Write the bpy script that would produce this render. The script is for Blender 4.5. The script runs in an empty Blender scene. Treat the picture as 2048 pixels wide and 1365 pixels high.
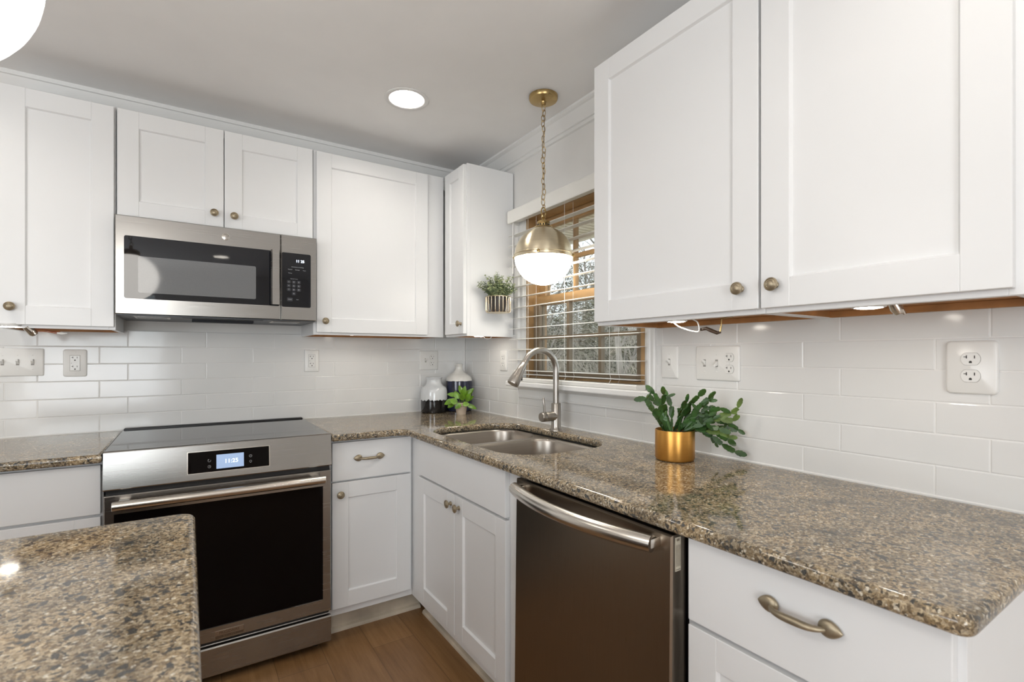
import bpy, bmesh, math, random
from mathutils import Vector, Matrix
random.seed(7)
PI = math.pi
SC = bpy.context.scene
COL = SC.collection

# ------------------------------------------------------------------ camera, world, added daylight, exposure
cam_d = bpy.data.cameras.new('camera')
cam = bpy.data.objects.new('camera', cam_d)
COL.objects.link(cam)
cam.location = (-1.5118, -2.8753, 1.2541)
cam.rotation_euler = (PI / 2, 0, -0.5783)
cam_d.sensor_width = 36.0
cam_d.lens = 990.24 / 2048 * 36.0
cam_d.shift_y = 30.64 / 2048
cam_d.clip_start = 0.02
cam_d.clip_end = 200
cam_d.dof.use_dof = True
cam_d.dof.focus_distance = 2.3
cam_d.dof.aperture_fstop = 6.3
SC.camera = cam

vs = SC.view_settings
SC.display_settings.display_device = 'sRGB'
vs.view_transform = 'Standard'
vs.look = 'None'
vs.exposure = 0.45
vs.gamma = 1.0
vs.use_curve_mapping = False
cy = SC.cycles
cy.use_denoising = True
cy.max_bounces = 8
cy.diffuse_bounces = 4
cy.glossy_bounces = 4
cy.transmission_bounces = 4
cy.transparent_max_bounces = 12
cy.caustics_reflective = False
cy.caustics_refractive = False
cy.sample_clamp_indirect = 6.0

world = bpy.data.worlds.new('overcast_sky')
SC.world = world
world.use_nodes = True
wn = world.node_tree.nodes
wn['Background'].inputs[0].default_value = (0.86, 0.93, 1.0, 1)
wn['Background'].inputs[1].default_value = 1.65


def area_light(name, loc, rot, sx, sy, power, color):
    d = bpy.data.lights.new(name, 'AREA')
    d.shape = 'RECTANGLE'
    d.size = sx
    d.size_y = sy
    d.energy = power
    d.color = color
    o = bpy.data.objects.new(name, d)
    o.location = loc
    o.rotation_euler = rot
    COL.objects.link(o)
    return o


# added daylight lamps at two assumed openings, tilted up to brighten the ceiling
area_light('added_door_daylight', (-2.55, -5.74, 1.15), (math.radians(120), 0, 0), 1.4, 1.9, 46, (0.93, 0.96, 1.0))
area_light('added_window_daylight', (-4.14, -2.9, 1.45), (math.radians(105), 0, -PI / 2), 1.5, 1.1, 20, (0.93, 0.96, 1.0))


# ------------------------------------------------------------------ materials
def new_mat(name):
    m = bpy.data.materials.new(name)
    m.use_nodes = True
    return m, m.node_tree.nodes, m.node_tree.links, m.node_tree.nodes['Principled BSDF']


def setp(b, **kw):
    names = {'color': 'Base Color', 'rough': 'Roughness', 'metal': 'Metallic', 'spec': 'Specular IOR Level',
             'coat': 'Coat Weight', 'coat_rough': 'Coat Roughness', 'trans': 'Transmission Weight', 'ior': 'IOR',
             'sub': 'Subsurface Weight', 'emit': 'Emission Color', 'emit_s': 'Emission Strength', 'aniso': 'Anisotropic'}
    for k, v in kw.items():
        if isinstance(v, tuple) and len(v) == 3:
            v = (*v, 1)
        b.inputs[names[k]].default_value = v


def coords(n, l, scale=(1, 1, 1), kind='Object', rot=(0, 0, 0)):
    tc = n.new('ShaderNodeTexCoord')
    mp = n.new('ShaderNodeMapping')
    mp.inputs['Scale'].default_value = scale
    mp.inputs['Rotation'].default_value = rot
    l.new(tc.outputs[kind], mp.inputs[0])
    return mp.outputs[0]


def noise(n, l, vec, scale, detail=3, rough=0.5):
    t = n.new('ShaderNodeTexNoise')
    t.inputs['Scale'].default_value = scale
    t.inputs['Detail'].default_value = detail
    t.inputs['Roughness'].default_value = rough
    if vec is not None:
        l.new(vec, t.inputs['Vector'])
    return t


def ramp(n, l, fac, stops, interp='LINEAR'):
    r = n.new('ShaderNodeValToRGB')
    r.color_ramp.interpolation = interp
    e = r.color_ramp.elements
    while len(e) < len(stops):
        e.new(0.5)
    for i, (p, c) in enumerate(stops):
        e[i].position = p
        e[i].color = (*c, 1) if len(c) == 3 else c
    l.new(fac, r.inputs[0])
    return r


def bump(n, l, b, height, strength, dist=0.01):
    bn = n.new('ShaderNodeBump')
    bn.inputs['Strength'].default_value = strength
    bn.inputs['Distance'].default_value = dist
    l.new(height, bn.inputs['Height'])
    l.new(bn.outputs[0], b.inputs['Normal'])
    return bn


def mixc(n, l, fac, a, b_, blend='MIX'):
    mx = n.new('ShaderNodeMix')
    mx.data_type = 'RGBA'
    mx.blend_type = blend
    for sock, v in ((mx.inputs[0], fac), (mx.inputs[6], a), (mx.inputs[7], b_)):
        if hasattr(v, 'links'):
            l.new(v, sock)
        elif isinstance(v, tuple):
            sock.default_value = (*v, 1)
        else:
            sock.default_value = v
    return mx.outputs[2]


def plain(name, color, rough=0.5, metal=0.0, var=0.04, vscale=6.0, bump_s=0.0, bump_scale=200.0, **kw):
    """a principled surface whose colour drifts a little with a noise texture"""
    m, n, l, b = new_mat(name)
    setp(b, rough=rough, metal=metal, **kw)
    v = coords(n, l)
    t = noise(n, l, v, vscale)
    lo = tuple(c * (1 - var) for c in color)
    hi = tuple(min(1, c * (1 + var)) for c in color)
    r = ramp(n, l, t.outputs[0], [(0.3, lo), (0.7, hi)])
    l.new(r.outputs[0], b.inputs['Base Color'])
    if bump_s:
        t2 = noise(n, l, v, bump_scale)
        bump(n, l, b, t2.outputs[0], bump_s, 0.002)
    return m


def steel(name, color, rough, streak, bump_s=0.05, turned=0.0):
    m, n, l, b = new_mat(name)
    setp(b, metal=1.0)
    v = coords(n, l, streak)
    t = noise(n, l, v, 1.0, 2)
    r = ramp(n, l, t.outputs[0], [(0.3, tuple(c * 0.93 for c in color)), (0.7, color)])
    l.new(r.outputs[0], b.inputs['Base Color'])
    rr = n.new('ShaderNodeMapRange')
    rr.inputs[3].default_value = rough * 0.85
    rr.inputs[4].default_value = rough * 1.15
    l.new(t.outputs[0], rr.inputs[0])
    l.new(rr.outputs[0], b.inputs['Roughness'])
    bump(n, l, b, t.outputs[0], bump_s, 0.002)
    if turned:                  # lathe-turned finish: brush lines run round the vertical axis
        tg = n.new('ShaderNodeTangent')
        tg.direction_type = 'RADIAL'
        tg.axis = 'Z'
        l.new(tg.outputs[0], b.inputs['Tangent'])
        b.inputs['Anisotropic'].default_value = turned
        b.inputs['Anisotropic Rotation'].default_value = 0.25
    return m


def emitter(name, color, strength):
    m, n, l, b = new_mat(name)
    setp(b, color=color, rough=0.4, emit=color, emit_s=strength)
    return m


M = {}
M['cabinet'] = plain('white_cabinet_paint', (0.80, 0.80, 0.80), 0.34, var=0.012, vscale=3)
M['wall'] = plain('wall_paint', (0.78, 0.77, 0.75), 0.7, var=0.02, bump_s=0.05)
M['wall_dining'] = plain('dining_wall_paint', (0.76, 0.73, 0.69), 0.75, var=0.02)
M['ceiling'] = plain('ceiling_paint', (0.88, 0.87, 0.86), 0.85, var=0.015, bump_s=0.08, bump_scale=120)
M['trim'] = plain('white_trim_paint', (0.80, 0.795, 0.78), 0.4, var=0.012)
M['grout'] = plain('tile_grout', (0.80, 0.79, 0.775), 0.8, bump_s=0.2)
M['wood_raw'] = plain('raw_cabinet_wood', (0.42, 0.20, 0.07), 0.55, var=0.25, vscale=14)
M['plate'] = plain('white_plate_plastic', (0.80, 0.795, 0.775), 0.28, var=0.01)
M['slot'] = plain('dark_slot', (0.02, 0.018, 0.015), 0.6)
M['knob'] = plain('antique_brass_knob', (0.36, 0.30, 0.21), 0.42, 0.75, var=0.18, vscale=60)
M['brass'] = steel('brushed_brass', (0.77, 0.67, 0.49), 0.30, (3, 3, 200), 0.01, 0.75)
M['brass_pale'] = steel('pale_champagne_metal', (0.72, 0.60, 0.44), 0.25, (20, 20, 20), 0.0)
M['brass_dark'] = steel('aged_brass', (0.48, 0.34, 0.15), 0.28, (20, 20, 20), 0.02)
M['brass_gold'] = steel('gold_pot_metal', (0.70, 0.36, 0.09), 0.36, (3, 3, 250), 0.02, 0.6)
M['nickel'] = steel('brushed_nickel', (0.42, 0.39, 0.355), 0.30, (60, 60, 8), 0.02)
M['steel'] = steel('brushed_steel', (0.39, 0.377, 0.36), 0.26, (5, 5, 420), 0.006)
M['steel_handle'] = steel('satin_steel_handle', (0.68, 0.64, 0.585), 0.24, (300, 300, 300), 0.0)
M['steel_dw'] = steel('dark_brushed_steel', (0.29, 0.245, 0.195), 0.30, (9, 420, 9), 0.02)
M['sink'] = steel('sink_steel', (0.46, 0.42, 0.375), 0.30, (4, 200, 200), 0.03)
M['black_metal'] = plain('black_appliance_metal', (0.015, 0.015, 0.016), 0.35)
M['grey_metal'] = plain('dark_grey_metal', (0.07, 0.075, 0.085), 0.4, 0.3)
M['black_glass'] = plain('black_oven_glass', (0.004, 0.003, 0.003), 0.03, var=0.0, spec=0.10)
M['cooktop'] = plain('black_ceramic_cooktop', (0.012, 0.012, 0.013), 0.06, var=0.0, spec=0.6)
M['mw_glass'] = plain('black_microwave_glass', (0.006, 0.007, 0.010), 0.03, var=0.0, spec=0.5)
M['mw_screen'] = plain('perforated_grey_screen', (0.16, 0.165, 0.17), 0.06, var=0.03, vscale=300, spec=0.5)
M['display'] = emitter('blue_lit_screen', (0.20, 0.27, 0.40), 0.9)
M['digits'] = emitter('white_lit_digits', (0.85, 0.93, 1.0), 1.3)
M['digits_blue'] = emitter('blue_white_lit_digits', (0.72, 0.82, 1.0), 2.2)
M['print'] = plain('grey_panel_print', (0.42, 0.43, 0.45), 0.5)
M['key'] = plain('dark_key_print', (0.035, 0.037, 0.043), 0.25)
M['badge'] = plain('brown_badge_ink', (0.10, 0.065, 0.04), 0.45)
M['badge_face'] = steel('badge_steel', (0.42, 0.36, 0.30), 0.35, (2, 2, 200), 0.0)
M['sticker'] = plain('paper_sticker', (0.55, 0.50, 0.40), 0.7, var=0.1, vscale=60)
M['sticker_ink'] = plain('sticker_ink', (0.20, 0.17, 0.13), 0.7)
M['vase_white'] = plain('white_glaze', (0.72, 0.72, 0.70), 0.12, var=0.03)
M['soil'] = plain('potting_soil', (0.035, 0.024, 0.016), 0.95, var=0.4, vscale=90, bump_s=0.6)
M['pot_tan'] = plain('tan_clay_pot', (0.52, 0.43, 0.34), 0.6, bump_s=0.1)
M['pot_brown'] = plain('dark_brown_plastic_pot', (0.035, 0.028, 0.024), 0.45)
M['leaf_cactus'] = plain('dark_green_cactus_pad', (0.030, 0.085, 0.016), 0.38, var=0.55, vscale=26, sub=0.03)
M['leaf_cactus_new'] = plain('pale_green_cactus_pad', (0.13, 0.20, 0.045), 0.42, var=0.4, vscale=26)
M['leaf_pothos'] = plain('yellow_green_leaf', (0.115, 0.235, 0.014), 0.3, var=0.5, vscale=28)
M['leaf_euca'] = plain('grey_green_leaf', (0.30, 0.34, 0.17), 0.55, var=0.5, vscale=45)
M['leaf_euca_dark'] = plain('dusty_dark_green_leaf', (0.13, 0.17, 0.09), 0.6, var=0.4, vscale=45)
M['stem'] = plain('green_stem', (0.10, 0.14, 0.04), 0.6)
M['cord'] = plain('white_cord', (0.75, 0.74, 0.72), 0.45)
M['copper'] = plain('red_copper_wire', (0.45, 0.16, 0.08), 0.4, 0.5)
M['blind'] = plain('white_blind_slat', (0.80, 0.79, 0.75), 0.4, var=0.02)
M['window_wood'] = plain('tan_window_wood', (0.40, 0.245, 0.11), 0.45, var=0.18, vscale=9)
M['sash_dark'] = plain('taupe_sash_paint', (0.23, 0.175, 0.115), 0.5, var=0.1)
M['bark'] = plain('grey_brown_bark', (0.27, 0.235, 0.20), 0.9, var=0.35, vscale=3)
M['twig'] = plain('dry_brown_twig', (0.40, 0.35, 0.285), 0.9, var=0.35, vscale=3)
M['evergreen'] = plain('dull_evergreen_leaf', (0.170, 0.160, 0.100), 0.7, var=0.5, vscale=2)
M['forest_floor'] = plain('leaf_litter_ground', (0.30, 0.25, 0.18), 0.95, var=0.4, vscale=1.5)
M['soffit'] = plain('cream_vinyl_soffit', (0.62, 0.56, 0.44), 0.6, var=0.03)
M['walnut'] = plain('dark_walnut_panel', (0.06, 0.034, 0.02), 0.5, var=0.3, vscale=8)
M['globe'] = emitter('lit_opal_glass', (1.0, 0.95, 0.86), 12.0)
M['can'] = emitter('lit_can_lens', (1.0, 0.94, 0.85), 95.0)
M['puck'] = emitter('lit_puck_lens', (1.0, 0.93, 0.82), 45.0)


def make_tile():
    m, n, l, b = new_mat('white_gloss_tile')
    setp(b, rough=0.13, spec=0.5)
    v = coords(n, l)
    t = noise(n, l, v, 5.0, 2)
    r = ramp(n, l, t.outputs[0], [(0.3, (0.735, 0.735, 0.725)), (0.7, (0.765, 0.76, 0.75))])
    l.new(r.outputs[0], b.inputs['Base Color'])
    t2 = noise(n, l, v, 14.0, 1)
    bump(n, l, b, t2.outputs[0], 0.045, 0.01)
    return m


def make_granite():
    m, n, l, b = new_mat('speckled_brown_granite')
    setp(b, rough=0.07, spec=0.5)
    v = coords(n, l)
    warp = noise(n, l, v, 90.0, 2)
    wv = n.new('ShaderNodeVectorMath')
    wv.operation = 'MULTIPLY_ADD'
    wv.inputs[1].default_value = (0.009, 0.009, 0.009)
    l.new(warp.outputs['Color'], wv.inputs[0])
    l.new(v, wv.inputs[2])
    vor = n.new('ShaderNodeTexVoronoi')
    vor.inputs['Scale'].default_value = 250
    l.new(wv.outputs[0], vor.inputs['Vector'])
    sep = n.new('ShaderNodeSeparateColor')
    l.new(vor.outputs['Color'], sep.inputs[0])
    chips = ramp(n, l, sep.outputs[0], [(0.0, (0.075, 0.066, 0.054)), (0.10, (0.145, 0.112, 0.076)), (0.28, (0.225, 0.172, 0.108)),
                                        (0.50, (0.305, 0.248, 0.172)), (0.74, (0.39, 0.33, 0.24)), (0.95, (0.56, 0.52, 0.44))], 'CONSTANT')
    # larger drifts of dark and of tan chips
    big = noise(n, l, v, 11.0, 4, 0.6)
    drift = ramp(n, l, big.outputs[0], [(0.34, (0.66, 0.66, 0.67)), (0.52, (1.0, 0.97, 0.93)), (0.7, (1.22, 1.14, 1.02))])
    c = mixc(n, l, 1.0, chips.outputs[0], drift.outputs[0], 'MULTIPLY')
    vor2 = n.new('ShaderNodeTexVoronoi')
    vor2.inputs['Scale'].default_value = 130
    l.new(wv.outputs[0], vor2.inputs['Vector'])
    sep2 = n.new('ShaderNodeSeparateColor')
    l.new(vor2.outputs['Color'], sep2.inputs[0])
    dark = ramp(n, l, sep2.outputs[1], [(0.0, (1, 1, 1)), (0.10, (0, 0, 0))], 'CONSTANT')
    c = mixc(n, l, dark.outputs[0], c, (0.062, 0.060, 0.056))
    vor3 = n.new('ShaderNodeTexVoronoi')
    vor3.inputs['Scale'].default_value = 560
    l.new(wv.outputs[0], vor3.inputs['Vector'])
    sep3 = n.new('ShaderNodeSeparateColor')
    l.new(vor3.outputs['Color'], sep3.inputs[0])
    fine = ramp(n, l, sep3.outputs[2], [(0.0, (0.62, 0.62, 0.63)), (0.5, (1.0, 1.0, 1.0)), (1.0, (1.36, 1.34, 1.28))])
    c = mixc(n, l, 1.0, c, fine.outputs[0], 'MULTIPLY')
    l.new(c, b.inputs['Base Color'])
    t3 = noise(n, l, v, 7.0, 1)
    bump(n, l, b, t3.outputs[0], 0.03, 0.01)
    return m


def make_floor():
    m, n, l, b = new_mat('oak_plank_floor')
    v = coords(n, l, (1, 1, 1), 'Object', (0, 0, PI / 2))
    mp = n.new('ShaderNodeMapping')
    mp.inputs['Location'].default_value = (0.45, -0.075, 0)
    l.new(v, mp.inputs[0])
    br = n.new('ShaderNodeTexBrick')
    br.offset = 0.38
    br.inputs['Color1'].default_value = (0.33, 0.33, 0.33, 1)
    br.inputs['Color2'].default_value = (0.72, 0.72, 0.72, 1)
    br.inputs['Mortar'].default_value = (0.0, 0.0, 0.0, 1)
    br.inputs['Scale'].default_value = 1.0
    br.inputs['Mortar Size'].default_value = 0.0012
    br.inputs['Mortar Smooth'].default_value = 0.3
    br.inputs['Brick Width'].default_value = 1.22
    br.inputs['Row Height'].default_value = 0.185
    l.new(mp.outputs[0], br.inputs['Vector'])
    gv = n.new('ShaderNodeMapping')
    gv.inputs['Scale'].default_value = (2.2, 26, 1)
    l.new(mp.outputs[0], gv.inputs[0])
    g = noise(n, l, gv.outputs[0], 1.6, 5, 0.62)
    add = n.new('ShaderNodeMath')
    add.operation = 'MULTIPLY_ADD'
    add.inputs[1].default_value = 0.42
    l.new(br.outputs['Color'], add.inputs[0])
    l.new(g.outputs[0], add.inputs[2])
    r = ramp(n, l, add.outputs[0], [(0.35, (0.140, 0.066, 0.024)), (0.62, (0.225, 0.115, 0.045)), (0.95, (0.31, 0.172, 0.075))])
    c = mixc(n, l, br.outputs['Fac'], r.outputs[0], (0.12, 0.06, 0.025))
    l.new(c, b.inputs['Base Color'])
    setp(b, rough=0.36)
    bump(n, l, b, g.outputs[0], 0.06, 0.003)
    return m


def make_glass():
    m = bpy.data.materials.new('window_glass')
    m.use_nodes = True
    n, l = m.node_tree.nodes, m.node_tree.links
    n.clear()
    out = n.new('ShaderNodeOutputMaterial')
    tr = n.new('ShaderNodeBsdfTransparent')
    tr.inputs[0].default_value = (0.94, 0.96, 0.95, 1)
    gl = n.new('ShaderNodeBsdfGlossy')
    gl.inputs['Roughness'].default_value = 0.02
    lw = n.new('ShaderNodeLayerWeight')
    pw = n.new('ShaderNodeMath')
    pw.operation = 'POWER'
    pw.inputs[1].default_value = 4.0
    l.new(lw.outputs['Facing'], pw.inputs[0])
    fr = n.new('ShaderNodeMath')
    fr.operation = 'MULTIPLY_ADD'
    fr.inputs[1].default_value = 0.6
    fr.inputs[2].default_value = 0.04
    l.new(pw.outputs[0], fr.inputs[0])
    mx = n.new('ShaderNodeMixShader')
    l.new(fr.outputs[0], mx.inputs[0])
    l.new(tr.outputs[0], mx.inputs[1])
    l.new(gl.outputs[0], mx.inputs[2])
    l.new(mx.outputs[0], out.inputs[0])
    return m


def make_dip(name, z_split, wobble, top, bottom, rough):
    """two glazes meeting in a wavy dripped line at a height of the vase"""
    m, n, l, b = new_mat(name)
    setp(b, rough=rough, coat=0.3)
    v = coords(n, l)
    sp = n.new('ShaderNodeSeparateXYZ')
    l.new(v, sp.inputs[0])
    t = noise(n, l, coords(n, l, (60, 60, 4)), 1.0, 2)
    ad = n.new('ShaderNodeMath')
    ad.operation = 'MULTIPLY_ADD'
    ad.inputs[1].default_value = wobble
    l.new(t.outputs[0], ad.inputs[0])
    l.new(sp.outputs[2], ad.inputs[2])
    r = n.new('ShaderNodeMapRange')
    r.inputs[1].default_value = z_split + wobble * 0.5 - 0.0015
    r.inputs[2].default_value = z_split + wobble * 0.5 + 0.0015
    l.new(ad.outputs[0], r.inputs[0])
    t2 = noise(n, l, coords(n, l, (60, 60, 4)), 1.0, 2)
    bt = ramp(n, l, t2.outputs[0], [(0.3, tuple(c * 0.6 for c in bottom)), (0.75, tuple(c * 1.7 for c in bottom))])
    tp = ramp(n, l, t2.outputs[0], [(0.3, tuple(c * 0.95 for c in top)), (0.7, top)])
    l.new(mixc(n, l, r.outputs[0], bt.outputs[0], tp.outputs[0]), b.inputs['Base Color'])
    return m


M['tile'] = make_tile()
M['granite'] = make_granite()
M['floor'] = make_floor()
M['glass'] = make_glass()
M['dip_black'] = make_dip('white_over_black_glaze', 0.078, 0.030, (0.66, 0.68, 0.70), (0.006, 0.0055, 0.006), 0.10)
M['dip_navy'] = make_dip('white_over_navy_glaze', 0.188, 0.006, (0.70, 0.69, 0.66), (0.014, 0.017, 0.040), 0.14)


# ------------------------------------------------------------------ object helpers
def wroot(o):
    """world location an object's mesh is measured from (roots are built unrotated at their place, rotated afterwards)"""
    p = Vector((0, 0, 0))
    while o is not None:
        p += o.location
        o = o.parent
    return p


def empty(name, loc, label=None, cat=None, group=None):
    o = bpy.data.objects.new(name, None)
    o.empty_display_size = 0.05
    o.location = loc
    COL.objects.link(o)
    tag(o, label, cat, group)
    return o


def tag(o, label=None, cat=None, group=None, kind=None):
    if label:
        o['label'] = label
    if cat:
        o['category'] = cat
    if group:
        o['group'] = group
    if kind:
        o['kind'] = kind
    return o


class MB:
    """collects shapes into one mesh"""

    def __init__(self):
        self.bm = bmesh.new()

    def _add(self, verts, faces):
        vs_ = [self.bm.verts.new(v) for v in verts]
        for f in faces:
            try:
                self.bm.faces.new([vs_[i] for i in f])
            except ValueError:
                pass
        return vs_

    def box(self, x0, x1, y0, y1, z0, z1, bev=0.0, seg=1):
        b = bmesh.new()
        bmesh.ops.create_cube(b, size=1.0)
        for v in b.verts:
            v.co = Vector(((x0 + x1) / 2 + v.co.x * (x1 - x0), (y0 + y1) / 2 + v.co.y * (y1 - y0), (z0 + z1) / 2 + v.co.z * (z1 - z0)))
        if bev:
            bmesh.ops.bevel(b, geom=list(b.edges), offset=bev, segments=seg, affect='EDGES', profile=0.5)
        self.merge(b)
        return self

    def merge(self, b, mat=None):
        idx = {}
        for v in b.verts:
            co = v.co if mat is None else mat @ v.co
            idx[v.index if v.index >= 0 else id(v)] = None
        b.verts.index_update()
        new = [self.bm.verts.new(v.co if mat is None else mat @ v.co) for v in b.verts]
        for f in b.faces:
            try:
                self.bm.faces.new([new[v.index] for v in f.verts])
            except ValueError:
                pass
        b.free()
        return self

    def rings(self, rings, cap0=True, cap1=True, closed=True):
        """skin a list of vertex rings of equal length"""
        rs = [[self.bm.verts.new(p) for p in r] for r in rings]
        k = len(rs[0])
        for a, b in zip(rs, rs[1:]):
            for i in range(k if closed else k - 1):
                j = (i + 1) % k
                try:
                    self.bm.faces.new((a[i], a[j], b[j], b[i]))
                except ValueError:
                    pass
        if cap0:
            self.bm.faces.new(list(reversed(rs[0])))
        if cap1:
            self.bm.faces.new(rs[-1])
        return self

    def lathe(self, profile, center=(0, 0, 0), axis='Z', seg=32, cap0=False, cap1=False):
        c = Vector(center)
        rings = []
        for r, h in profile:
            ring = []
            for i in range(seg):
                a = 2 * PI * i / seg
                p = Vector((r * math.cos(a), r * math.sin(a), h))
                if axis == '-Y':
                    p = Vector((p.x, -p.z, p.y))
                elif axis == '-X':
                    p = Vector((-p.z, p.x, p.y))
                ring.append(c + p)
            rings.append(ring)
        return self.rings(rings, cap0, cap1)

    def tube(self, pts, r, seg=8, cap=True, flat=1.0):
        """tube along points; r is a number or one radius per point"""
        pts = [Vector(p) for p in pts]
        rad = r if isinstance(r, (list, tuple)) else [r] * len(pts)
        rings = []
        up = None
        for i, p in enumerate(pts):
            t = (pts[min(i + 1, len(pts) - 1)] - pts[max(i - 1, 0)]).normalized()
            if up is None:
                up = Vector((0, 0, 1)) if abs(t.z) < 0.9 else Vector((1, 0, 0))
            side = t.cross(up)
            if side.length < 1e-6:
                side = t.orthogonal()
            side.normalize()
            up = side.cross(t).normalized()
            rings.append([p + (side * math.cos(2 * PI * k / seg) + up * math.sin(2 * PI * k / seg) * flat) * rad[i] for k in range(seg)])
        return self.rings(rings, cap, cap)

    def prism(self, poly, fn, t0, t1):
        """poly in 2-D, fn(u, v, t) -> point; extruded from t0 to t1"""
        return self.rings([[fn(u, v, t0) for u, v in poly], [fn(u, v, t1) for u, v in poly]])

    def build(self, name, mat, parent=None, smooth=None):
        bmesh.ops.recalc_face_normals(self.bm, faces=list(self.bm.faces))
        me = bpy.data.meshes.new(name)
        off = wroot(parent) if parent is not None else Vector((0, 0, 0))
        if off.length:
            for v in self.bm.verts:
                v.co -= off
        self.bm.to_mesh(me)
        self.bm.free()
        return link_mesh(name, me, mat, parent, smooth)


def link_mesh(name, me, mat, parent=None, smooth=None):
    if mat is not None:
        me.materials.append(mat)
    if smooth is not None:
        me.shade_smooth()
        try:
            me.set_sharp_from_angle(angle=math.radians(smooth))
        except AttributeError:
            pass
    o = bpy.data.objects.new(name, me)
    COL.objects.link(o)
    if parent is not None:
        o.parent = parent
    return o


def rrect(w, h, r, n=5, cx=0.0, cz=0.0):
    """rounded rectangle, counter-clockwise, as 2-D points"""
    pts = []
    for sx, sz, a0 in ((1, 1, 0), (-1, 1, PI / 2), (-1, -1, PI), (1, -1, 1.5 * PI)):
        for i in range(n + 1):
            a = a0 + PI / 2 * i / n
            pts.append((cx + sx * (w / 2 - r) + r * math.cos(a), cz + sz * (h / 2 - r) + r * math.sin(a)))
    return pts


def plate2d(name, outer, holes, z0, z1, bev, mat, parent=None, smooth=40):
    """flat slab with holes and rounded edges: a filled 2-D curve turned into a mesh; outlines give the finished size"""
    cu = bpy.data.curves.new(name + '_outline', 'CURVE')
    cu.dimensions = '2D'
    cu.fill_mode = 'BOTH'
    cu.extrude = (z1 - z0) / 2 - bev
    cu.bevel_depth = bev
    cu.bevel_resolution = 3

    def area(p):
        return sum(p[i][0] * p[(i + 1) % len(p)][1] - p[(i + 1) % len(p)][0] * p[i][1] for i in range(len(p))) / 2

    def inset(p, d):
        q = []
        for i in range(len(p)):
            a, b, c = Vector(p[i - 1]), Vector(p[i]), Vector(p[(i + 1) % len(p)])
            e1, e2 = (b - a).normalized(), (c - b).normalized()
            n1, n2 = Vector((-e1.y, e1.x)), Vector((-e2.y, e2.x))
            nn = (n1 + n2)
            nn = nn / max(1e-6, nn.length)
            q.append(b + nn * d / max(0.5, nn.dot(n1)))
        return q
    for k, poly in enumerate([outer] + list(holes)):
        p = [Vector(q) for q in poly]
        if (area(p) < 0):
            p.reverse()
        p = inset(p, bev if k == 0 else -bev)
        if k:
            p.reverse()
        s = cu.splines.new('POLY')
        s.points.add(len(p) - 1)
        for i, q in enumerate(p):
            s.points[i].co = (q[0], q[1], 0, 1)
        s.use_cyclic_u = True
    tmp = bpy.data.objects.new(name + '_outline', cu)
    COL.objects.link(tmp)
    dg = bpy.context.evaluated_depsgraph_get()
    me = bpy.data.meshes.new_from_object(tmp.evaluated_get(dg))
    bpy.data.objects.remove(tmp)
    bpy.data.curves.remove(cu)
    me.name = name
    off = wroot(parent) if parent is not None else Vector((0, 0, 0))
    for v in me.vertices:
        v.co.z += (z0 + z1) / 2
        v.co -= off
    me.materials.clear()
    return link_mesh(name, me, mat, parent, smooth)


def text(name, body, size, mat, parent, origin, right, up, depth=0.0006, bold=0.0, align='CENTER'):
    """raised lettering; origin is the middle of the line in world space"""
    cu = bpy.data.curves.new(name, 'FONT')
    cu.body = body
    cu.size = size
    cu.align_x = align
    cu.align_y = 'CENTER'
    cu.extrude = depth / 2
    cu.offset = bold
    cu.resolution_u = 3
    tmp = bpy.data.objects.new(name, cu)
    COL.objects.link(tmp)
    dg = bpy.context.evaluated_depsgraph_get()
    me = bpy.data.meshes.new_from_object(tmp.evaluated_get(dg))
    bpy.data.objects.remove(tmp)
    bpy.data.curves.remove(cu)
    R, U = Vector(right), Vector(up)
    N = R.cross(U)
    off = Vector(origin) - wroot(parent)
    for v in me.vertices:
        v.co = R * v.co.x + U * v.co.y + N * v.co.z + off
    me.materials.clear()
    return link_mesh(name, me, mat, parent)


def copy_tree(o, parent=None):
    c = o.copy()
    COL.objects.link(c)
    c.parent = parent
    for ch in list(o.children):
        copy_tree(ch, c)
    return c


# ------------------------------------------------------------------ the setting
H = 2.40
X0, Y0 = -4.2, -5.8
WIN_Y = (-1.522, -0.705)
WIN_Z = (1.12, 2.0)

mb = MB().box(X0 - 0.12, 0.12, Y0 - 0.12, 0.12, -0.1, 0.0)
tag(mb.build('floor', M['floor']), kind='structure')

CANS = [(-0.70, -0.775), (-2.35, -0.85), (-0.75, -2.75), (-2.4, -2.95), (-1.2, -4.5), (-3.0, -4.5)]  # only the first is in view; the other five are added room light


def circle(cx, cy_, r, n=32):
    return [(cx + r * math.cos(2 * PI * i / n), cy_ + r * math.sin(2 * PI * i / n)) for i in range(n)]


ceil = plate2d('ceiling', [(X0 - 0.12, Y0 - 0.12), (0.12, Y0 - 0.12), (0.12, 0.12), (X0 - 0.12, 0.12)],
               [circle(x, y, 0.078) for x, y in CANS], H, H + 0.12, 0.0005, M['ceiling'], smooth=None)
tag(ceil, kind='structure')

T = 0.008       # tile stands proud of the plaster by this much
wb = MB().box(X0 - 0.12, 0.12, T, 0.12, 0, H).build('wall_back', M['wall'])
tag(wb, kind='structure')
wr = MB()
wr.box(T, 0.12, Y0, WIN_Y[0], 0, H)
wr.box(T, 0.12, WIN_Y[1], T, 0, H)
wr.box(T, 0.12, WIN_Y[0], WIN_Y[1], 0, WIN_Z[0])
wr.box(T, 0.12, WIN_Y[0], WIN_Y[1], WIN_Z[1], H)
wr = tag(wr.build('wall_right', M['wall']), kind='structure')
wl = MB()
wl.box(X0 - 0.12, X0, Y0, -3.7, 0, H).box(X0 - 0.12, X0, -2.1, T, 0, H)
wl.box(X0 - 0.12, X0, -3.7, -2.1, 0, 0.85).box(X0 - 0.12, X0, -3.7, -2.1, 2.05, H)
tag(wl.build('wall_left', M['wall_dining']), kind='structure')
wf = MB()
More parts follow.
